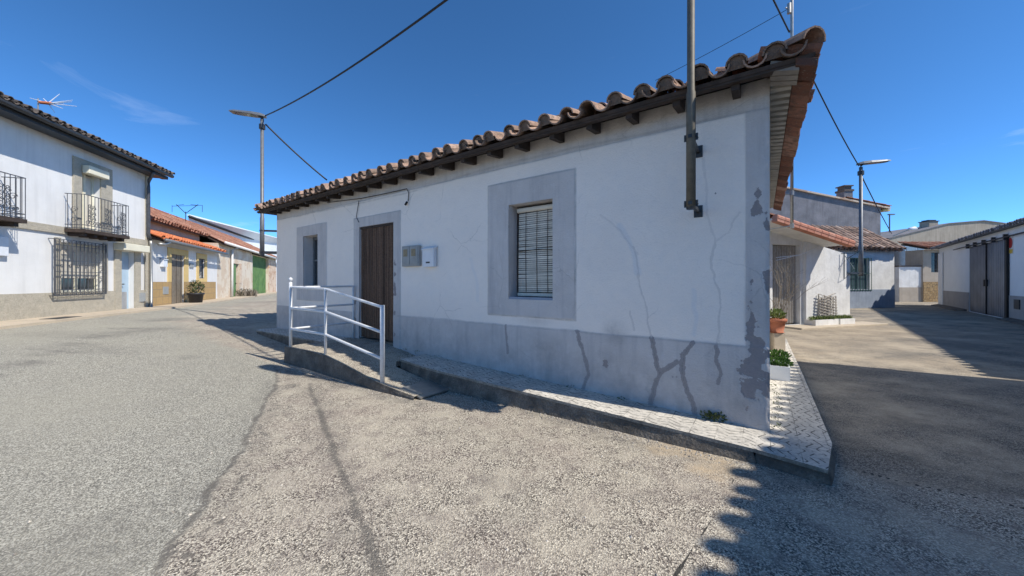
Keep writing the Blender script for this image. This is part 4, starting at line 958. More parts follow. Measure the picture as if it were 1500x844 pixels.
# eave, roof
OVL = .62; ze = 5.62
mb = MB(); deck(mb, [F.P(U0, OVL, ze), F.P(U1+.22, OVL, ze), F.P(U1+.22, -4, ze+1.35), F.P(U0, -4, ze+1.35)], .07); rf = mb.build('roof', M['steel_dark'], t)
mb = MB(); tile_roof(mb, F.P(U0, OVL+.03, ze), F.u, (F.n*4.62-Z*1.35), U1+.22-U0, 4.9, .22, .36, r=.075); mb.build('roof_tiles', M['tile_gray'], rf)
mb = MB(); mb.box(F, U0, U1+.18, .30, .50, ze-.17, ze-.06); mb.box(F, U0, U1+.17, .04, .29, ze-.14, ze-.03); mb.build('cornice', M['steel_dark'], t)
def pipe(name, pts, r, mat, par, k=8):
    mb = MB(); mb.tube(pts, r, k); return mb.build(name, mat, par, True)
gu = U1-.22
pipe('gutter', [F.P(U0, .62, ze-.03), F.P(U1+.2, .62, ze-.03)], .065, M['steel_dark'], t)
pipe('downpipe', [F.P(gu-.5, .55, ze-.15), F.P(gu-.05, .16, ze-.35), F.P(gu, .12, ze-.6), F.P(gu, .12, 3.3), F.P(gu+.1, .12, 3.05)], .05, M['iron'], t)
pipe('downpipe', [F.P(gu+.1, .12, 3.05), F.P(gu+.12, .12, 2.9), F.P(gu+.12, .12, .5), F.P(gu+.12, .25, .45)], .055, M['galv'], t)
mb = MB(); o_ = op(F, 203, 211, 429, 442); mb.box(F, o_[0]-.05, o_[1]+.1, .04, .065, o_[2], o_[3]); mb.build('gas_hatch', M['plastic_grey'], t, bevel=.006)
mb = MB(); mb.box(F, F.U(0)-.3, F.U(5), .036-.03, .10, F.pix(0, 375)[1], F.pix(0, 347)[1]); tag(mb.build('meter_cabinet', M['plastic_white'], None, bevel=.01), 'small white meter cabinet on the two storey house wall below the left balcony', 'meter box')
q = at(70, 150, 11)
an = root('roof_antenna', 'white television antenna with long rods above the two storey house roof', 'antenna', (q.x, q.y, 6))
mb = MB(); mb.tube([(q.x-.3, q.y, 6.0), (q.x-.3, q.y, q.z+.12)], .02, 8); mb.build('mast', M['galv'], an)
mb = MB(); bd = Vector((1, .25, -.02)).normalized(); b0 = Vector((q.x-.25, q.y, q.z)); mb.tube([b0, b0+bd*.3], .045, 8); mb.build('boom', M['tile_orange'], an)
mb = MB()
for dv in ((1, .3, .0), (1, .1, .12), (1, -.2, -.1), (.8, .3, .3), (.7, 0, -.25), (-.5, .2, .35), (-.6, -.2, .15), (.3, .2, .55), (.2, .1, -.4)): v = Vector(dv); mb.tube([b0+bd*.2, b0+bd*.2+v*.65], [.016, .007], 6)
mb.build('rods', M['plastic_white'], an)

# ---------------------------------------------------------------- yellow trimmed low house and derelict store
F = YF
UY1 = F.U(318); BZ = .42
t = root('yellow_trim_house', 'low white house with ochre door surround and orange tile eave', 'house', tuple(F.P(3, -2, .4)))
oD = op(F, 250, 269, 373, 443); oD = (oD[0], oD[1], .45, oD[3]); oW = op(F, 290.5, 299, 379, 408); ze = 3.14
mb = MB(); body(mb, F, 0.02, UY1, 0, ze, [oD, oW], .76, .3); mb.build('wall', M['white'], t)
mb = MB(); zpl = F.pix(250, 413)[1]
M['ochretile'] = mat_block('ochre_stone_tiles', (.46, .31, .14), (.40, .27, .12), (.30, .22, .13), .5, .3, F)
mb.box(F, .02, oD[0]-.001, .002, .03, 0, zpl); mb.box(F, oD[1]+.001, UY1-.3, .002, .03, 0, zpl); mb.build('plinth', M['ochretile'], t)
mb = MB(); a, b, c, d = oD; mb.box(F, a-.30, a, .002, .035, zpl+.001, d+.25); mb.box(F, b, b+.42, .002, .035, zpl+.001, d+.25); mb.box(F, a, b, .002, .035, d, d+.25)
mb.build('ochre_surround', M['ochre'], t); mb = MB()
a, b, c, d = oW; mb.box(F, a-.25, a, .002, .035, zpl+.001, d+.25); mb.box(F, b, b+.3, .002, .035, zpl+.001, d+.25); mb.box(F, a, b, .002, .035, d, d+.25); mb.box(F, a, b, .002, .035, zpl+.001, c)
mb.build('ochre_surround', M['ochre'], t)
mb = MB(); a, b, c, d = oD; mb.box(F, a+.003, b-.003, -.10, -.04, c, d); dr = mb.build('door', M['doorgrey'], t)
for s in (a+.18, (a+b)/2, b-.18):
    mb = MB(); mb.box(F, s-.012, s+.012, -.04, -.033, c, d); mb.build('plank_joint', M['wood'], dr)
a, b, c, d = oW; mb = MB()
for p in ((a, a+.07, c, d), (b-.07, b, c, d), (a+.07, b-.07, d-.07, d), (a+.07, b-.07, c, c+.07), ((a+b)/2-.03, (a+b)/2+.03, c+.07, d-.07)): mb.box(F, p[0], p[1], -.28, -.2, p[2], p[3])
wd = mb.build('window', M['bluegreen'], t); mb = MB(); mb.face([F.P(a, -.24, c), F.P(b, -.24, c), F.P(b, -.24, d), F.P(a, -.24, d)]); mb.build('pane', M['glass'], wd)
grille(F, a+.03, b-.03, c+.02, d-.02, -.05, wd, 4, False)
mb = MB(); deck(mb, [F.P(.02, .32, ze), F.P(UY1, .32, ze), F.P(UY1, -.77, ze+.42), F.P(.02, -.77, ze+.42)], .06); rf = mb.build('eave_roof', M['wood'], t)
mb = MB(); tile_roof(mb, F.P(.02, .36, ze), F.u, (F.n*1.10-Z*.42), UY1-.02, 1.15, .24, .36, r=.085); mb.build('roof_tiles', M['tile_orange'], rf)
pipe('gutter', [F.P(.1, .45, ze-.03), F.P(UY1, .45, ze-.06)], .07, M['lampgrey'], t)
pipe('gutter_outlet', [F.P(.4, .45, ze-.08), F.P(.1, .38, ze-.2), F.P(-.05, .3, ze-.2)], .06, M['galv'], t)
mb = MB(); o_ = op(F, 237, 245, 420, 431); mb.box(F, o_[0], o_[1], .03, .045, o_[2], o_[3]); mb.build('vent_grille', M['plastic_grey'], t)
mb = MB(); o_ = op(F, 234, 240, 380, 391); mb.box(F, o_[0], o_[1], .003, .12, o_[2], o_[3]); mb.hexa([F.P(o_[0]-.02, .15, o_[3]-.02), F.P(o_[1]+.02, .15, o_[3]-.02), F.P(o_[1]+.02, .003, o_[3]+.04), F.P(o_[0]-.02, .003, o_[3]+.04), F.P(o_[0]-.02, .15, o_[3]), F.P(o_[1]+.02, .15, o_[3]), F.P(o_[1]+.02, .003, o_[3]+.06), F.P(o_[0]-.02, .003, o_[3]+.06)]); tag(mb.build('letter_box', M['plastic_white'], None, bevel=.006), 'small white letter box left of the ochre framed door', 'mailbox')
mb = MB(); o_ = op(F, 277, 283, 386, 392); 
for dx in (0, .5): mb.box(F, o_[0]+(o_[1]-o_[0])*dx, o_[0]+(o_[1]-o_[0])*(dx+.42), .003, .05, o_[2], o_[3])
tag(mb.build('meter_box', M['plastic_grey'], None), 'small grey twin meter on the wall between ochre door and window', 'meter box')
# upper part behind: shared red roof
UD1 = F.U(404)
t2 = root('derelict_store', 'derelict plaster storehouse with green doors and long faded red roof', 'house', tuple(F.P(12, -3, .4)))
oS = op(F, 339, 347, 386, 434); oS = (oS[0], oS[1]+.5, .40, oS[3]); oG = op(F, 370, 393, 376, 432); oG = (oG[0], oG[1], .42, oG[3]); zd = 3.70
mb = MB(); 
M['derelict'] = mat_peeling('peeling_cream_plaster', (.72, .64, .52), (.60, .49, .37), (.50, .36, .26), .50)
zz0 = 3.69
body(mb, F, UY1+.01, UD1, 0, zz0, [oS, oG], 5, .45); mb.build('wall', M['derelict'], t2)
mb = MB(); body(mb, Frame((F.P(.02, -.78, 0).x, F.P(.02, -.78, 0).y), F.u, F.n), 0, UY1-.02, 0, 4.17, [], 4); mb.build('upper_wall', M['beigelow'], t2)
mb = MB(); mb.box(F, oG[1]+.02, UD1-.01, .002, .03, .4, 3.4); mb.box(F, oS[1]+.02, oS[1]+.5, .002, .025, 1.4, oS[3]+.05)
M['brickpatch'] = mat_peeling('exposed_brick_patch', (.55, .38, .27), (.64, .52, .40), (.48, .31, .21), .45)
mb.build('brick_patch', M['brickpatch'], t2)
a, b, c, d = oS; mb = MB(); mb.box(F, a+.003, b-.45, -.12, -.06, c, d); dr = mb.build('side_door', M['green'], t2)
mb = MB(); mb.tube([F.P(b-.6, -.06, c+1.0), F.P(b-.6, .0, c+1.0)], .03, 6); mb.build('handle', M['steel_dark'], dr)
a, b, c, d = oG; m_ = (a+b)/2
for p, q_ in ((a, m_-.01), (m_+.01, b)):
    mb = MB(); mb.box(F, p, q_, -.25, -.19, c, d); dr = mb.build('gate_leaf', M['green'], t2)
    mb = MB(); k = 8
    for i in range(k): u = p+(q_-p)*(i+.5)/k; mb.box(F, u-.035, u+.035, -.19, -.165, c+.05, d-.03)
    mb.build('ribs', M['green'], dr)
mb = MB(); mb.box(F, a-.2, b+.2, .003, .05, d+.01, d+.28); mb.build('lintel', M['wood'], t2)
mb = MB()
RZ = lambda n: 5.35-.52*(n+2.8)
zb_ = 3.76
deck(mb, [F.P(.02, -.50, RZ(-.5)-.08), F.P(UY1+.2, -.50, RZ(-.5)-.08), F.P(UY1+.2, -2.8, RZ(-2.8)-.08), F.P(.02, -2.8, RZ(-2.8)-.08)], .09)
deck(mb, [F.P(UY1+.21, .25, RZ(.25)-.08), F.P(UD1+.1, .25, RZ(.25)-.08), F.P(UD1+.1, -2.8, RZ(-2.8)-.08), F.P(UY1+.21, -2.8, RZ(-2.8)-.08)], .09)
deck(mb, [F.P(.02, -2.801, RZ(-2.8)-.08), F.P(UD1+.1, -2.801, RZ(-2.8)-.08), F.P(UD1+.1, -6, 3.7), F.P(.02, -6, 3.7)], .09); rf = mb.build('roof', M['wood'], t2)
mb = MB(); tile_roof(mb, F.P(.02, -.46, RZ(-.46)-.08), F.u, (F.n-Z*.52), UY1+.15, 2.55, .27, .40); tile_roof(mb, F.P(UY1+.25, .29, RZ(.29)-.08), F.u, (F.n-Z*.52), UD1-UY1-.2, 3.45, .29, .42); mb.build('roof_tiles', M['tile_red'], rf)
mb = MB(); mb.tube([F.P(0, -2.8, 5.36), F.P(UD1, -2.8, 5.36)], .11, 8); mb.build('ridge', M['tile_red'], rf)
pipe('gutter', [F.P(UY1+.1, .36, zb_-.03), F.P(UD1, .36, zb_-.12)], .08, M['white'], t2)
ud = F.U(337); pipe('downpipe', [F.P(ud+.2, .36, zb_-.1), F.P(ud, .1, zb_-.3), F.P(ud, .1, .6)], .07, M['white'], t2)
mb = MB(); p = F.P(F.U(287, .5), .5, .50)
pt = root('plant_tub', 'black tub with a green shrub on the pavement by the ochre house', 'potted plant', tuple(p))
mb.tube([p, p+Z*.42, p+Z*.42, p+Z*.5, p+Z*.5], [.22, .27, .30, .31, .27], 20); mb.build('tub', M['pot'], pt, True)
mb = MB(); mb.cone(p+Z*.44, .27, .27, .03, 16); mb.build('soil', M['soil'], pt)
mb = MB(); leaves(mb, p+Z*.75, (.28, .28, .3), 420, .09, .6); mb.build('foliage', M['leaf_dull'], pt)
mb = MB()
for k in range(8): a = k*.8; mb.tube([p+Z*.45, p+Vector((math.cos(a)*.25, math.sin(a)*.25, .85))], .01, 4)
mb.build('stems', M['twig'], pt)
gp = MB(); p = F.P(F.U(357, .3), .3, .5); leaves(gp, p+Z*.25, (.9, .3, .3), 260, .12, .7); blades(gp, p, .7, 200, .5)
o_ = gp.build('dry_weeds', M['twig'], None); tag(o_, 'clump of dry weeds at the foot of the derelict plaster wall', 'weeds')
q = at(272, 309, 21); an = root('roof_antenna', 'thin V shaped television antenna above the faded red roof', 'antenna', (q.x, q.y, 4.6))
mb = MB(); b0 = Vector((q.x, q.y, q.z-.15))
mb.tube([b0-Z*1.2, b0+Z*.1], .02, 6); mb.build('mast', M['steel_dark'], an)
mb = MB()
for s in (-1, 1): mb.tube([b0, b0+Vector((s*.65, .1, .55))], .018, 5); mb.tube([b0+Vector((s*.65, .1, .5)), b0+Vector((s*.2, .1, .55))], .012, 5); mb.tube([b0+Vector((s*.9, .1, .1)), b0+Vector((s*.9, .1, .5))], .012, 5)
mb.tube([b0+Vector((-.9, .1, .45)), b0+Vector((.9, .1, .5))], .012, 5); mb.build('rods', M['steel_dark'], an)
# white warehouse at the back
E0, E1, R1, R0 = at(276, 315.5, 23.5), at(406, 363.5, 47), at(436, 357, 54), at(279, 314.5, 25)
t = root('white_warehouse', 'long white warehouse with sheet metal roof behind the red roofs', 'warehouse', ((E0+E1)/2).to_tuple()[:2]+(0,))
mb = MB(); mb.prism([(p.x, p.y) for p in (E0, E1, R1, R0)], 0, [p.z-.12 for p in (E0, E1, R1, R0)]); mb.build('wall', M['whiteshade'], t)
o1 = (E0-R0)*.3; mb = MB(); deck(mb, [E0+(E0-E1)*.01, E1+Vector((.3, .2, 0)), R1+Vector((.3, .2, 0)), R0], .07); mb.build('roof', M['metalroof'], t)
pipe('gutter', [E0-Z*.09+Vector((.12, -.05, 0)), E1-Z*.09+Vector((.12, -.05, 0))], .09, M['steel_dark'], t)
mb = MB(); q = F.P(UD1+.3, .0, 0); body(mb, F, UD1+.05, UD1+9, 0, 3.3, [], 3); tag(mb.build('yard_wall', M['white'], None), 'plain white yard wall beyond the derelict storehouse', 'wall')
# neighbour behind the corner house
nb0 = Vector((-6.62, 11.2, 0)); NF = Frame((nb0.x, nb0.y), SD, (-SD.y, SD.x))
t = root('neighbour_house', 'white neighbour house with short tiled eave behind the left end of the corner house', 'house', tuple(NF.P(3, -3, 0)))
mb = MB(); body(mb, NF, 0, 7, 0, 3.0, [], 6); mb.build('wall', M['white'], t)
mb = MB(); deck(mb, [NF.P(-.3, .3, 3.0), NF.P(7.3, .3, 3.0), NF.P(7.3, -3, 3.95), NF.P(-.3, -3, 3.95)], .05); deck(mb, [NF.P(-.3, -6.3, 3.0), NF.P(7.3, -6.3, 3.0), NF.P(7.3, -3.001, 3.95), NF.P(-.3, -3.001, 3.95)], .05); rf = mb.build('roof', M['wood'], t)
mb = MB(); tile_roof(mb, NF.P(-.3, .33, 3.0), NF.u, (NF.n*3.3-Z*.95), 7.6, 3.4, .27, .38); mb.build('roof_tiles', M['tile_mid'], rf)

# pavement along the left row
mb = MB(); pts_o = [LF.P(-9, .95, 0), LF.P(U1+0, .95, 0), YF.P(1.0, 1.0, 0), YF.P(UD1, .9, 0), YF.P(UD1+10, .9, 0)]; pts_i = [LF.P(-9, -.02, 0), LF.P(U1, -.02, 0), YF.P(1.0, -.02, 0), YF.P(UD1, -.02, 0), YF.P(UD1+10, -.02, 0)]
for k in range(4):
    a, b, c, d = pts_i[k], pts_o[k], pts_o[k+1], pts_i[k+1]; N = 12
    for j in range(N):
        q = [a.lerp(d, j/N), b.lerp(c, j/N), b.lerp(c, (j+1)/N), a.lerp(d, (j+1)/N)]; h = [hgt(p.x, p.y)+.06 for p in q]
        mb.hexa([(p.x, p.y, hh-.3) for p, hh in zip(q, h)]+[(p.x, p.y, hh) for p, hh in zip(q, h)])
struct(mb.build('pavement', M['concrete_light']))
p = gpt(90, 469); mb = MB(); mb.box(Frame((p.x, p.y), LF.u, LF.n), -.35, .35, -.18, .18, p.z+.03, p.z+.067); tag(mb.build('drain_cover', M['steel_dark'], None), 'rusty metal drain cover in the pavement below the big window grille', 'drain cover')

# ---------------------------------------------------------------- right side: shed with red verge
F = Frame((9.4, 11.95), (.955, .297, 0), (.297, -.955, 0))
X = lambda px, off=0.0: F.U(px, off)
t = root('lean_to_shed', 'small rough white shed with red tile verge and grey corrugated door', 'shed', (11, 14.5, 0))
x0, x1 = X(1100), X(1245); VO = .86; zt = lambda x: F.pix(1142, 322, VO)[1]+(F.pix(1250, 358, VO)[1]-F.pix(1142, 322, VO)[1])*(x-X(1142, VO))/(X(1250, VO)-X(1142, VO))
xd0, xd1 = X(1136), X(1177); zd = F.pix(1155, 358)[1]; xs = X(1181)
mb = MB()
def poly(pts): mb.face([F.P(*p) for p in pts])
poly([(x0, -.1, 0), (xd0, -.1, 0), (xd0, -.1, zt(xd0)), (x0, -.1, zt(x0))]); poly([(xd0, -.1, zd), (xd1, -.1, zd), (xd1, -.1, zt(xd1)), (xd0, -.1, zt(xd0))])
poly([(xd1, -.1, 0), (xs, -.1, 0), (xs, -.1, zt(xs)), (xd1, -.1, zt(xd1))]); poly([(xs, -.1, 0), (xs, 0, 0), (xs, 0, zt(xs)), (xs, -.1, zt(xs))]); poly([(xs, 0, 0), (x1, 0, 0), (x1, 0, zt(x1)), (xs, 0, zt(xs))])
poly([(x1, 0, 0), (x1, -6, 0), (x1, -6, zt(x1)), (x1, 0, zt(x1))]); poly([(x0, -6, 0), (x1, -6, 0), (x1, -6, zt(x1)), (x0, -6, zt(x0))]); poly([(x0, -.1, 0), (x0, -6, 0), (x0, -6, zt(x0)), (x0, -.1, zt(x0))])
for a in (xd0, xd1): poly([(a, -.1, 0), (a, -.3, 0), (a, -.3, zd), (a, -.1, zd)])
poly([(xd0, -.1, zd), (xd1, -.1, zd), (xd1, -.3, zd), (xd0, -.3, zd)])
mb.build('wall', M['white_rough'], t)
mb = MB(); mb.box(F, xd0, xd1, -.29, -.25, .06, zd); k = 17
dr = mb.build('door', M['doorgrey'], t); mb = MB()
for i in range(k): u = xd0+(xd1-xd0)*(i+.5)/k; mb.tube([F.P(u, -.25, .08), F.P(u, -.25, zd-.02)], .022, 6)
M['doorlight'] = simple('bleached_grey_slats', (.50, .47, .43), (.30, .28, .26), 9, .8, streak=.5); mb.build('slats', M['doorlight'], dr)
mb = MB(); mb.box(F, xd0, xd1+.1, -.1, .1, 0, .05); mb.build('threshold', M['plastic_white'], t)
xa, xb = X(1136), X(1251, VO); s_ = (Vector((xb-xa, 0, zt(xb)-zt(xa)))).normalized()
mb = MB(); deck(mb, [F.P(x0, VO-.02, zt(x0)+.06), F.P(xb, VO-.02, zt(xb)+.06), F.P(xb, -6, zt(xb)+.06), F.P(x0, -6, zt(x0)+.06)], .06); rf = mb.build('roof', M['white_rough'], t)
mb = MB(); a, b = F.P(x0, VO-.18, zt(x0)), F.P(xb+.06, VO-.18, zt(xb+.06))
s_ = (F.u*(xb-xa)+Z*(zt(xb)-zt(xa))).normalized()
tile_roof(mb, F.P(xb, VO-.2, zt(xb)+.06), -F.n, s_, 6.5, (xb-x0)*1.02, .27, .4)
mb.build('roof_tiles', M['tile_mid'], rf)
mb = MB(); mb.tone = .6; d = b-a; n_ = 11
for i in range(n_):
    p, q = a+d*(i/n_), a+d*((i+1)/n_-.006); o = Vector((0, -.22, 0)); mb.tone = random.uniform(.3, .9)
    mb.hexa([p+o-Z*.06, q+o-Z*.06, q-o*.1-Z*.06, p-o*.1-Z*.06, p+o+Z*.13, q+o+Z*.06, q-o*.1+Z*.1, p-o*.1+Z*.1]); mb.tube([p+o*.6+Z*.06, q+o*.6+Z*.06], .10, 10)
M['verge'] = mat_tiles('red_verge_tile', [(0, (.42, .17, .11)), (.5, (.50, .22, .15)), (1, (.56, .30, .22))], (.30, .16, .12), .4)
mb.build('verge', M['verge'], rf)
# clothes-line bracket
mb = MB(); bx_, bz_ = F.pix(1236, 372)
mb.tube([F.P(bx_-.2, .03, bz_), F.P(bx_+.2, .4, bz_+.02)], .014, 5); mb.tube([F.P(bx_, .02, bz_-.05), F.P(bx_+.02, .3, bz_-.55), F.P(bx_, .02, bz_-.9), F.P(bx_, .02, bz_+.05)], .012, 5); mb.tube([F.P(bx_+.1, .02, bz_-.2), F.P(bx_+.15, .4, bz_+.1)], .012, 5)
tag(mb.build('wall_bracket', M['bluegreen'], None), 'thin folding metal bracket on the sunlit shed wall', 'bracket')
mb = MB(); mb.tube([F.P(X(1128), .2, F.pix(1128, 382)[1]), F.P(X(1160), .25, F.pix(1160, 374)[1]), F.P(X(1200), .02, F.pix(1200, 362)[1])], .010, 5); mb.tube([F.P(X(1128), .2, F.pix(1128, 378)[1]), F.P(X(1165), .2, F.pix(1165, 374)[1])], .010, 5)
tag(mb.build('clothes_line', M['plastic_white'], None), 'white line stretched in front of the grey shed door', 'line')
# step, troughs, trellis
mb = MB(); mb.box(F, X(1140), X(1264), .003, .72, -.05, .055); struct(mb.build('step', M['concrete_light'], None, bevel=.02))
grp = 'white flower troughs before the shed'
for k, (a, b, lab) in enumerate(((1188, 1222, 'white cement trough with grass under the trellis, left one of two'), (1224, 1246, 'white cement trough with grass at the shed corner, right one of two'))):
    xa, xb = X(a, .3), X(b, .3)
    t = root('flower_trough', lab, 'planter', tuple(F.P(xa, .3, .055)), grp)
    mb = MB(); mb.box(F, xa, xb-.02, .40, .44, .056, .24); mb.box(F, xa, xb-.02, .12, .16, .056, .24); mb.box(F, xa, xa+.04, .16, .40, .056, .24); mb.box(F, xb-.06, xb-.02, .16, .40, .056, .24); mb.build('box', M['white_rough'], t)
    mb = MB(); mb.box(F, xa+.04, xb-.06, .16, .40, .06, .21); mb.build('soil', M['soil'], t)
    mb = MB()
    for i in range(9): blades(mb, F.P(xa+.08+(xb-xa-.16)*i/8, .28, .2), .1, 60, .16)
    leaves(mb, F.P((xa+xb)/2, .28, .24), ((xb-xa)*.42, .1, .07), 90, .06, .8); mb.build('plants', M['grass'], t)
mb = MB(); xa, xb = X(1199, .1), X(1226, .1); z0, z1 = .2, F.pix(1210, 431, .1)[1]
for i in range(7):
    f = i/6
    mb.tube([F.P(xa+(xb-xa)*(f*.9), .13, z0), F.P(xa+(xb-xa)*(.1+f*.95), .04, z1-.12*abs(math.sin(i*1.7)))], .018, 4)
for i in range(9):
    f = i/9; z = z0+(z1-z0)*f
    if z+.2 < z1+.08:
        mb.tube([F.P(xa+.02, .12-f*.06, z), F.P(xb-.02, .12-f*.06, z+.22)], .015, 4); mb.tube([F.P(xa+.02, .14-f*.06, z+.2), F.P(xb-.02, .14-f*.06, z)], .015, 4)
M['trellisw'] = simple('weathered_trellis_wood', (.50, .46, .40), (.28, .25, .22), 9, .85)
tag(mb.build('trellis', M['trellisw'], None), 'weathered wooden lattice trellis leaning on the white shed wall', 'trellis')
# plants on the side walkway
t = root('potted_plant', 'terracotta pot with pale green plant at the far end of the side walkway', 'potted plant', tuple(SF.P(4.6, .3, .11)))
p = at(1143, 470, 7.5); p = Vector((p.x, p.y, .113)); 
p = SF.P(4.95, .17, .113)
mb = MB(); mb.tube([p+Z*.35, p+Z*.37, p+Z*.36, p+Z*.58, p+Z*.58, p+Z*.64, p+Z*.64], [.10, .15, .12, .165, .185, .19, .16], 20); mb.build('pot', M['terracotta'], t, True)
mb = MB(); mb.cone(p+Z*.60, .16, .16, .02, 16); mb.build('soil', M['soil'], t)
mb = MB(); mb.hexa([p+Vector((sx*.11, sy*.11, z)) for z in (0, .35) for sx, sy in ((-1, -1), (1, -1), (1, 1), (-1, 1))]); mb.build('stand', M['concrete_light'], t)
mb = MB(); leaves(mb, p+Z*.70, (.15, .15, .11), 300, .055, .7); mb.build('foliage', M['grass'], t)
t = root('twiggy_shrub', 'bare dry twigs of a shrub before the grey shed door', 'shrub', tuple(SF.P(5.4, .2, .11)))
mb = MB(); b0 = SF.P(5.5, .16, .11)
def tw(p, d, l, r, k):
    q = p+d*l; mid = (p+q)/2+Vector((random.gauss(0, .03), random.gauss(0, .03), 0))*l*2
    mb.tube([p, mid, q], [r, r*.8, r*.6], 5)
    if k > 0:
        for _ in range(random.randint(2, 3)): tw(q if random.random() < .6 else mid, (d+Vector((random.gauss(0, .35), random.gauss(0, .3), random.gauss(0, .2)))).normalized(), l*.72, r*.62, k-1)
for _ in range(4): tw(b0+Vector((random.gauss(0, .05), random.gauss(0, .05), 0)), Vector((random.gauss(.02, .12), random.gauss(0, .1), 1)).normalized(), .75, .012, 4)
mb.build('branches', M['twig'], t)
gp = 'white planters along the side wall'
for u, lab in ((2.35, 'white square planter with leafy greens nearest on the side walkway'), (3.0, 'white planter with low greens further along the side walkway')):
    p = SF.P(u, .15, .113); t = root('planter', lab, 'planter', tuple(p), gp)
    mb = MB(); 
    for a, b, c, d in ((-.16, .16, .02, .04), (-.16, .16, .24, .26), (-.16, -.14, .04, .24), (.14, .16, .04, .24)): mb.box(SF, u+a, u+b, c, d, .114, .31)
    mb.build('box', M['plastic_white'], t); mb = MB(); mb.box(SF, u-.14, u+.14, .04, .24, .12, .28); mb.build('soil', M['soil'], t)
    mb = MB(); leaves(mb, SF.P(u, .15, .33), (.155, .13, .07), 520, .036, .6); mb.build('foliage', M['leaf'], t)
wd_ = [(0.38, .03), (.62, .03), (.1, .02), (1.7, .04), (2.6, .04), (3.9, .05)]
mb = MB()
for u, n in ((.40, .03), (.46, .05), (.52, .04)): leaves(mb, MF.P(u, n, wz(u)+.035), (.05, .04, .04), 60, .03, .5)
M['weed'] = mat_leaf('small_weeds', (.05, .07, .02), (.13, .15, .05)); tag(mb.build('wall_weeds', M['weed'], None), 'small green weeds at the wall foot near the house corner', 'weeds')
mb = MB()
for k in range(9): u = .15+k*.2; leaves(mb, SF.P(u, .05+.04*random.random(), .125), (.04, .03, .02), 14, .02, .5)
tag(mb.build('wall_weeds', M['weed'], None), 'tiny weeds in the joint of the side walkway', 'weeds')
mb = MB()
for u in (1.35, 2.0, 2.7, 4.4, 4.9, 5.25): leaves(mb, MF.P(u, .03, wz(u)+.01), (.07, .02, .015), 20, .022, .4)
tag(mb.build('wall_weeds', M['weed'], None), 'scattered tiny weeds along the foot of the front wall', 'weeds')

# blue plinth house
F = Frame((18.0, 19.9), (.98, .199, 0), (.199, -.98, 0)); X = lambda px: F.U(px)
t = root('blue_plinth_house', 'low white house with blue grey plinth and big brown barrel tiles', 'house', (20, 22, 0))
x1 = X(1310); ze = F.pix(1280, 367)[1]; oW = (X(1243), X(1273), F.pix(1260, 424)[1], F.pix(1260, 378)[1])
mb = MB(); body(mb, F, -1.5, x1, 0, ze, [oW], 5, .2); mb.build('wall', M['white_rough'], t)
mb = MB(); mb.box(F, -1.5, x1+.003, .002, .03, 0, F.pix(1280, 424)[1]); mb.build('plinth', M['bluegrey'], t)
a, b, c, d = oW; mb = MB(); mb.face([F.P(a, -.12, c), F.P(b, -.12, c), F.P(b, -.12, d), F.P(a, -.12, d)]); mb.box(F, a, b, -.12, -.08, (c+d)/2-.03, (c+d)/2+.03); mb.box(F, (a+b)/2-.03, (a+b)/2+.03, -.12, -.078, c, d); wd = mb.build('window', M['bluegreen'], t)
mb = MB()
for i in range(9): u = a+(b-a+.1)*i/8; mb.tube([F.P(u, .05, c-.1), F.P(u, .05, d)], .014, 4)
for z in (c-.05, (c+d)/2, d-.05): mb.tube([F.P(a, .05, z), F.P(b+.1, .05, z)], .014, 4)
M['greeniron'] = simple('green_grille_iron', (.05, .12, .10), None, 5, .5); mb.build('grille', M['greeniron'], wd)
mb = MB(); dz = 1.45; deck(mb, [F.P(-1.7, .25, ze+.02), F.P(x1+.1, .25, ze+.02), F.P(x1+.1, -1.8, ze+.02+dz), F.P(-1.7, -1.8, ze+.02+dz)], .06); deck(mb, [F.P(-1.7, -1.801, ze+.02+dz), F.P(x1+.1, -1.801, ze+.02+dz), F.P(x1+.1, -5.2, ze), F.P(-1.7, -5.2, ze)], .06); rf = mb.build('roof', M['wood'], t)
mb = MB(); tile_roof(mb, F.P(-1.6, .28, ze), F.u, (F.n*2.1-Z*dz), x1+1.75, 2.5, .36, .45, r=.15); mb.build('roof_tiles', M['tile_old'], rf)
# grey gabled house behind
F = Frame((20, 27), (1, 0, 0), (0, -1, 0)); X = lambda px, Y=27: (px-CX)/FPX*Y-20
t = root('grey_gabled_house', 'tall grey cement rendered gable house behind the tiled sheds', 'house', (24, 30, 0))
xa, xb = X(1060), X(1290); za, zb = at(1165, 278, 27).z, at(1290, 303, 27).z; sl = (zb-za)/(xb-X(1165)); zA = za+sl*(xa-X(1165))
xr = xa; mb = MB()
mb.mesh([F.P(*p) for p in ((xa, 0, 0), (xb, 0, 0), (xb, 0, zb), (xa, 0, zA), (xa, -8, 0), (xb, -8, 0), (xb, -8, zb), (xa, -8, zA))], [(0, 1, 2, 3), (1, 5, 6, 2), (5, 4, 7, 6), (4, 0, 3, 7)]); mb.build('wall', M['grayrender'], t)
mb = MB(); xo = X(1302); zo = zb+sl*(xo-xb)
deck(mb, [F.P(xa-1, .15, zA+.06-sl), F.P(xo, .15, zo+.06), F.P(xo, -8.2, zo+.06), F.P(xa-1, -8.2, zA+.06-sl)], .12); rf = mb.build('roof', M['brickpatch'], t)
mb = MB(); tile_roof(mb, F.P(xo, .1, zo+.08), Vector((0, 1, 0)), Vector((xo-xa, 0, zo-zA)), 8, 3, .27, .42); mb.build('roof_tiles', M['tile_mid'], rf)
mb = MB(); mb.box(F, xo-.45, xo+.05, -.2, 0.05, zo-.22, zo-.08); mb.box(F, xb, xb+.45, -8, -.1, zb-.35, zb-.22); mb.build('eave_bracket', M['ochre'], t)
a, b = X(1246), X(1258.5); zc0, zc1 = at(1250, 295, 27).z-.3, at(1250, 272, 27).z
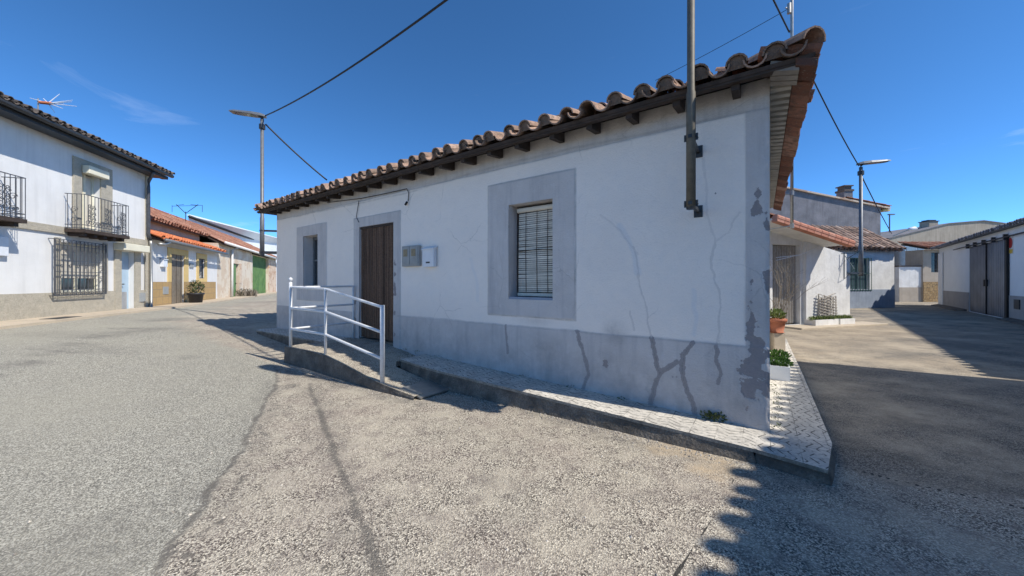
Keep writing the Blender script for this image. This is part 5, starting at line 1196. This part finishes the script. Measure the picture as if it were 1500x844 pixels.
mb = MB(); mb.box(F, a, b, -1.2, -.5, zc0-.3, zc1-.3); ch = mb.build('chimney', M['grayrender'], t)
mb = MB(); mb.box(F, a-.06, b+.06, -1.26, -.44, zc1-.3, zc1-.15); mb.box(F, a+.05, b-.05, -1.15, -.55, zc1-.149, zc1+.1); mb.box(F, a-.04, b+.04, -1.24, -.46, zc1+.101, zc1+.18); mb.build('chimney_cap', M['tile_gray'], ch)
# beige big house
F = Frame((22, 32), (1, 0, 0), (0, -1, 0)); X = lambda px, Y=32: (px-CX)/FPX*Y-22; zz = lambda py, Y=32: at(0, py, Y).z
t = root('beige_rendered_house', 'large stained beige house with blank gable and dark chimney in the background', 'house', (38, 36, 0))
P_ = [(X(1300), zz(350)), (X(1390), zz(328)), (X(1440), zz(324)), (X(1480), zz(329)), (X(1700), zz(350))]
mb = MB(); n_ = len(P_)
fr1 = [F.P(x, 0, z) for x, z in P_]; bk = [F.P(x, -9, z) for x, z in P_]; fb = [F.P(P_[0][0], 0, 0), F.P(P_[-1][0], 0, 0)]; bb_ = [F.P(P_[0][0], -9, 0), F.P(P_[-1][0], -9, 0)]
mb.face([fb[0], fb[1]]+fr1[::-1]); mb.face([bb_[0], bb_[1]]+bk[::-1]); mb.face([fb[0], bb_[0], bk[0], fr1[0]]); mb.face([fb[1], bb_[1], bk[-1], fr1[-1]])
mb.build('wall', M['beigerender'], t); mb = MB()
for i in range(n_-1): deck(mb, [fr1[i]+Vector((0, -.08, .08)), fr1[i+1]+Vector((-.002, -.08, .08)), bk[i+1]+Vector((-.002, .1, .08)), bk[i]+Vector((0, .1, .08))], .08)
mb.build('roof', M['grayrender'], t)
mb = MB(); mb.box(F, X(1374.5), X(1388), -1.5, -.7, zz(333), zz(322.5)); ch = mb.build('chimney', M['beigerender'], t); mb = MB()
mb.box(F, X(1373.5), X(1389), -1.56, -.64, zz(322.5), zz(321.8)+.02); mb.box(F, X(1375.5), X(1387), -1.4, -.8, zz(321.5)+.04, zz(319.8)); mb.build('chimney_cap', M['steel_dark'], ch)
mb = MB(); mb.box(F, X(1310), X(1337), .01, .9, zz(390), zz(360)); gb = mb.build('glazed_box', M['alu'], t)
for a, b in ((1311.5, 1325), (1327, 1336)):
    mb = MB(); mb.box(F, X(a), X(b), .9, .92, zz(387), zz(363)); mb.build('pane', simple('pale_glass', (.30, .38, .44), (.20, .27, .33), 1, .15), gb)
# low white wall, dark alley, stone house
F = Frame((28, 26.7), (1, 0, 0), (0, -1, 0)); X = lambda px, Y=26.7: (px-CX)/FPX*Y-28; zz = lambda py, Y=26.7: at(0, py, Y).z
t = root('low_yard_wall', 'low white yard wall with beige base between the far houses', 'wall', (32, 28, 0))
mb = MB(); mb.box(F, X(1317), X(1351.8), -.3, 0, 0, zz(391)); mb.build('wall', M['white_rough'], t); mb = MB(); mb.box(F, X(1317), X(1351.8), .002, .02, 0, zz(421)); mb.build('base', M['beigelow'], t)
mb = MB(); mb.box(F, X(1317)-.03, X(1351.8), -.34, .03, zz(391)+.001, zz(390)+.05); mb.build('coping', M['tile_gray'], t)
mb = MB(); mb.box(F, X(1304), X(1316.5), -2.6, -2.5, 0, zz(384)); tag(mb.build('alley_gate', M['steel_dark'], None), 'dark metal gate closing the narrow alley beside the blue plinth house', 'gate')  # dark panel put in for the shade inside the alley passage
F = Frame((30, 26.6), (1, 0, 0), (0, -1, 0)); X = lambda px, Y=26.6: (px-CX)/FPX*Y-30; zz = lambda py, Y=26.6: at(0, py, Y).z
t = root('stone_clad_house', 'small beige house with red tile eave and ochre stone cladding', 'house', (33, 28, 0))
oW = (X(1364), X(1376), zz(399), zz(370)); mb = MB(); body(mb, F, X(1352), X(1410), 0, zz(366), [oW], 1.2, .2); mb.build('wall', M['beigelow'], t)
M['stoneclad'] = mat_stone('ochre_stone_cladding', (.34, .22, .10), (.50, .35, .18), (.12, .09, .06), 5)
mb = MB(); mb.box(F, X(1352), X(1410), .002, .04, 0, zz(413)); mb.build('stone_base', M['stoneclad'], t)
mb = MB(); mb.face([F.P(oW[0], -.15, oW[2]), F.P(oW[1], -.15, oW[2]), F.P(oW[1], -.15, oW[3]), F.P(oW[0], -.15, oW[3])]); wd = mb.build('window', M['glass'], t)
grille(F, oW[0]+.03, oW[1]-.03, oW[2]+.03, oW[3]-.03, -.03, wd, 4, False)
mb = MB(); deck(mb, [F.P(X(1346), .5, zz(364.5)), F.P(X(1410), .5, zz(364.5)), F.P(X(1410), -1.2, zz(355)), F.P(X(1346), -1.2, zz(355))], .1); rf = mb.build('roof', M['wood'], t)
mb = MB(); tile_roof(mb, F.P(X(1346), .5, zz(364.5)), F.u, Vector((0, -1.7, -.5)), X(1410)-X(1346), 1.75, .27, .4); mb.build('roof_tiles', M['tile_red'], rf)
# far lamps
q = at(1303, 315, 36); t = root('street_lamp', 'small far lamp post between the grey gable and the beige house', 'street lamp', (q.x, q.y, 0))
mb = MB(); mb.tube([(q.x, q.y, 0), (q.x, q.y, q.z)], .06, 8); mb.build('pole', M['lampgrey'], t); mb = MB(); mb.wbox(q.x-.1, q.x+.45, q.y-.12, q.y+.12, q.z, q.z+.1); mb.build('lamp_head', M['lampgrey'], t)
q = at(1330, 337, 31.2); t = root('street_lamp', 'white cobra head lamp on a long arm above the glazed box', 'street lamp', (q.x, q.y, q.z))
a_ = at(1308, 346, 31.6)
mb = MB(); mb.tube([a_, q], .045, 6); mb.build('arm', M['galv'], t); mb = MB(); mb.tube([q, q+Vector((.15, 0, .06)), q+Vector((.6, 0, .14)), q+Vector((.8, 0, .10))], [.06, .16, .18, .05], 10); mb.build('lamp_head', M['plastic_white'], t, True)

# ---------------------------------------------------------------- garage row
F = GF
t = root('garage_row', 'long white garage building with grey base and thin sheet roof along the lane', 'garage', tuple(F.P(0, -3, 0)))
ua, ub = F.U(1376), -11.9
zh = 3.60
oG = (F.U(1476), F.U(1420)); oG = (min(oG), max(oG), .02, 3.24)
mb = MB(); body(mb, F, ub, ua, -.05, zh, [oG], 6, .15); mb.build('wall', M['whiteshade'], t)
zp = F.pix(1440, 430)[1]
mb = MB(); mb.box(F, ub, oG[0]-.001, .002, .02, -.05, zp); mb.box(F, oG[1]+.001, ua+.001, .002, .02, -.05, zp); mb.build('base_band', M['greyplinth'], t)
mb = MB(); deck(mb, [F.P(ub, .3, zh+.02), F.P(ua+.2, .3, zh+.02), F.P(ua+.2, -6.2, zh+1.3), F.P(ub, -6.2, zh+1.3)], .05); rf = mb.build('roof', M['grayrender'], t)
mb = MB(); tile_roof(mb, F.P(ub, .33, zh+.0), F.u, (F.n*6.2-Z*1.28), ua-ub+.2, .8, .3, .5, r=.085, lift=.0); mb.build('roof_sheets', M['grayrender'], rf)
m_ = (oG[0]+oG[1])/2
for a, b in ((oG[0], m_-.02), (m_+.02, oG[1])):
    mb = MB(); mb.box(F, a, b, -.08, -.03, .03, 3.24); dr = mb.build('gate_leaf', M['steel_dark'], t); k = 12
    M.setdefault('gatem', simple('blue_grey_ribbed_steel', (.20, .22, .25), (.10, .11, .13), 1.2, .38, .55, bstr=.1, streak=.4)); mb = MB()
    for i in range(k):
        u = a+(b-a)*(i+.5)/k; w2 = (b-a)/k*.36
        mb.hexa([F.P(u-w2, -.01, .08), F.P(u+w2, -.01, .08), F.P(u+w2*1.3, -.03, .08), F.P(u-w2*1.3, -.03, .08), F.P(u-w2, -.01, 3.2), F.P(u+w2, -.01, 3.2), F.P(u+w2*1.3, -.03, 3.2), F.P(u-w2*1.3, -.03, 3.2)])
    mb.box(F, a+.01, b-.01, -.029, -.024, .05, 3.22); mb.build('ribbed_sheet', M['gatem'], dr)
    mb = MB(); s = m_-.12 if a < m_-.5 else m_+.12; mb.box(F, s-.08, s+.08, .0, .05, 1.30, 1.60); mb.build('handle', M['black'], dr)
mb = MB(); mb.box(F, m_-.05, m_+.05, -.02, .02, .03, 3.24); mb.build('meeting_stile', M['black'], t)
mb = MB(); mb.box(F, oG[0]-.22, oG[0]-.002, .003, .08, -.02, 3.34); mb.build('gate_post', M['black'], t)
mb = MB(); mb.tube([F.P(-5, .1, 3.28), F.P(F.U(1401), .1, 3.28)], .03, 6)
for u in (oG[0]-.1, (oG[0]*3+oG[1])/4, m_, (oG[0]+oG[1]*3)/4, oG[1]-.1): mb.box(F, u-.06, u+.06, .03, .13, 3.18, 3.40)
mb.build('gate_track', M['steel_dark'], t)
uo = F.U(1382); mb = MB(); mb.box(F, uo-.02, ua+.01, .022, .05, 0, 3.3); mb.build('end_pilaster', M['whiteshade'], t)
o_ = op(F, 1488, 1496, 439, 453); mb = MB(); mb.box(F, o_[0], o_[1], .021, .05, o_[2], o_[3]); mb.build('meter_hatch', M['steel_dark'], t)
# no parking plate
o_ = op(F, 1477.5, 1484.5, 348, 372); t2 = root('no_parking_sign', 'small no parking plate with red ring on the garage wall right of the gate', 'sign', tuple(F.P(o_[0], .02, o_[2])))
mb = MB(); mb.box(F, o_[0], o_[1], .003, .012, o_[2], o_[3]); mb.build('plate', M['signwhite'], t2)
cu, cz = (o_[0]+o_[1])/2, o_[3]-(o_[3]-o_[2])*.34; rr = (o_[1]-o_[0])*.44
def disc(mb, F, cu, cz, r0, r1, n, k=28):
    for i in range(k):
        a, b = 2*math.pi*i/k, 2*math.pi*(i+1)/k
        mb.face([F.P(cu+r0*math.cos(a), n, cz+r0*math.sin(a)), F.P(cu+r1*math.cos(a), n, cz+r1*math.sin(a)), F.P(cu+r1*math.cos(b), n, cz+r1*math.sin(b)), F.P(cu+r0*math.cos(b), n, cz+r0*math.sin(b))])
mb = MB(); disc(mb, F, cu, cz, rr*.74, rr, .016); d = rr*.8*.707; e = rr*.1
mb.face([F.P(cu-d-e, .016, cz+d-e), F.P(cu-d+e, .016, cz+d+e), F.P(cu+d+e, .016, cz-d+e), F.P(cu+d-e, .016, cz-d-e)][::1]); mb.build('red_ring', M['redpaint'], t2)
mb = MB(); disc(mb, F, cu, cz, .001, rr*.74, .0145); mb.build('blue_disc', M['redpaint'], t2)
mb = MB(); mb.box(F, o_[0]+.02, o_[1]-.02, .013, .015, o_[2]+.02, o_[2]+(o_[3]-o_[2])*.28); mb.build('yellow_band', M['signyellow'], t2)
# kerb strip and loose stones at the foot of the garage
mb = MB()
for a, b in ((ub, oG[0]-.3), (oG[1]+.3, ua)):
    mb.hexa([F.P(a, .45, -.02), F.P(b, .35, -.02), F.P(b, .022, -.02), F.P(a, .022, -.02), F.P(a, .45, .03), F.P(b, .35, .03), F.P(b, .022, .10), F.P(a, .022, .10)])
struct(mb.build('kerb', M['concrete'], None))

# ---------------------------------------------------------------- loose grit and dead leaves gathered along the kerbs
mb = MB()
def grit(p, sz):
    vs = []; 
    for k in range(6):
        a = k*math.pi/3+random.random()*.6; vs.append((p.x+math.cos(a)*sz*random.uniform(.6, 1.1), p.y+math.sin(a)*sz*random.uniform(.6, 1.1), p.z-.002))
    vs.append((p.x+random.gauss(0, .2)*sz, p.y+random.gauss(0, .2)*sz, p.z+sz*random.uniform(.4, .9)))
    mb.mesh(vs, [(k, (k+1) % 6, 6) for k in range(6)], random.random())
for _ in range(1500):
    if random.random() < .75: u = random.uniform(.1, 6.9); n = (.56 if u < 3.7 else float(np.interp(u, [3.7, 4.4, 6.9], [1.12, 1.2, 1.32])))+abs(random.gauss(0, .07)); p = MF.P(u, n, 0)
    else: p = Vector((random.uniform(-3, 2), random.uniform(1.6, 5), 0)); 
    if (p-MF.o).dot(MF.n) < .5: continue
    p.z = hgt(p.x, p.y)+.003; grit(p, random.choice((.004, .005, .007, .011)))
M['grit'] = mat_leaf('loose_grit', (.16, .14, .12), (.62, .56, .47)); o_ = mb.build('loose_grit', M['grit'], None); o_['kind'] = 'stuff'
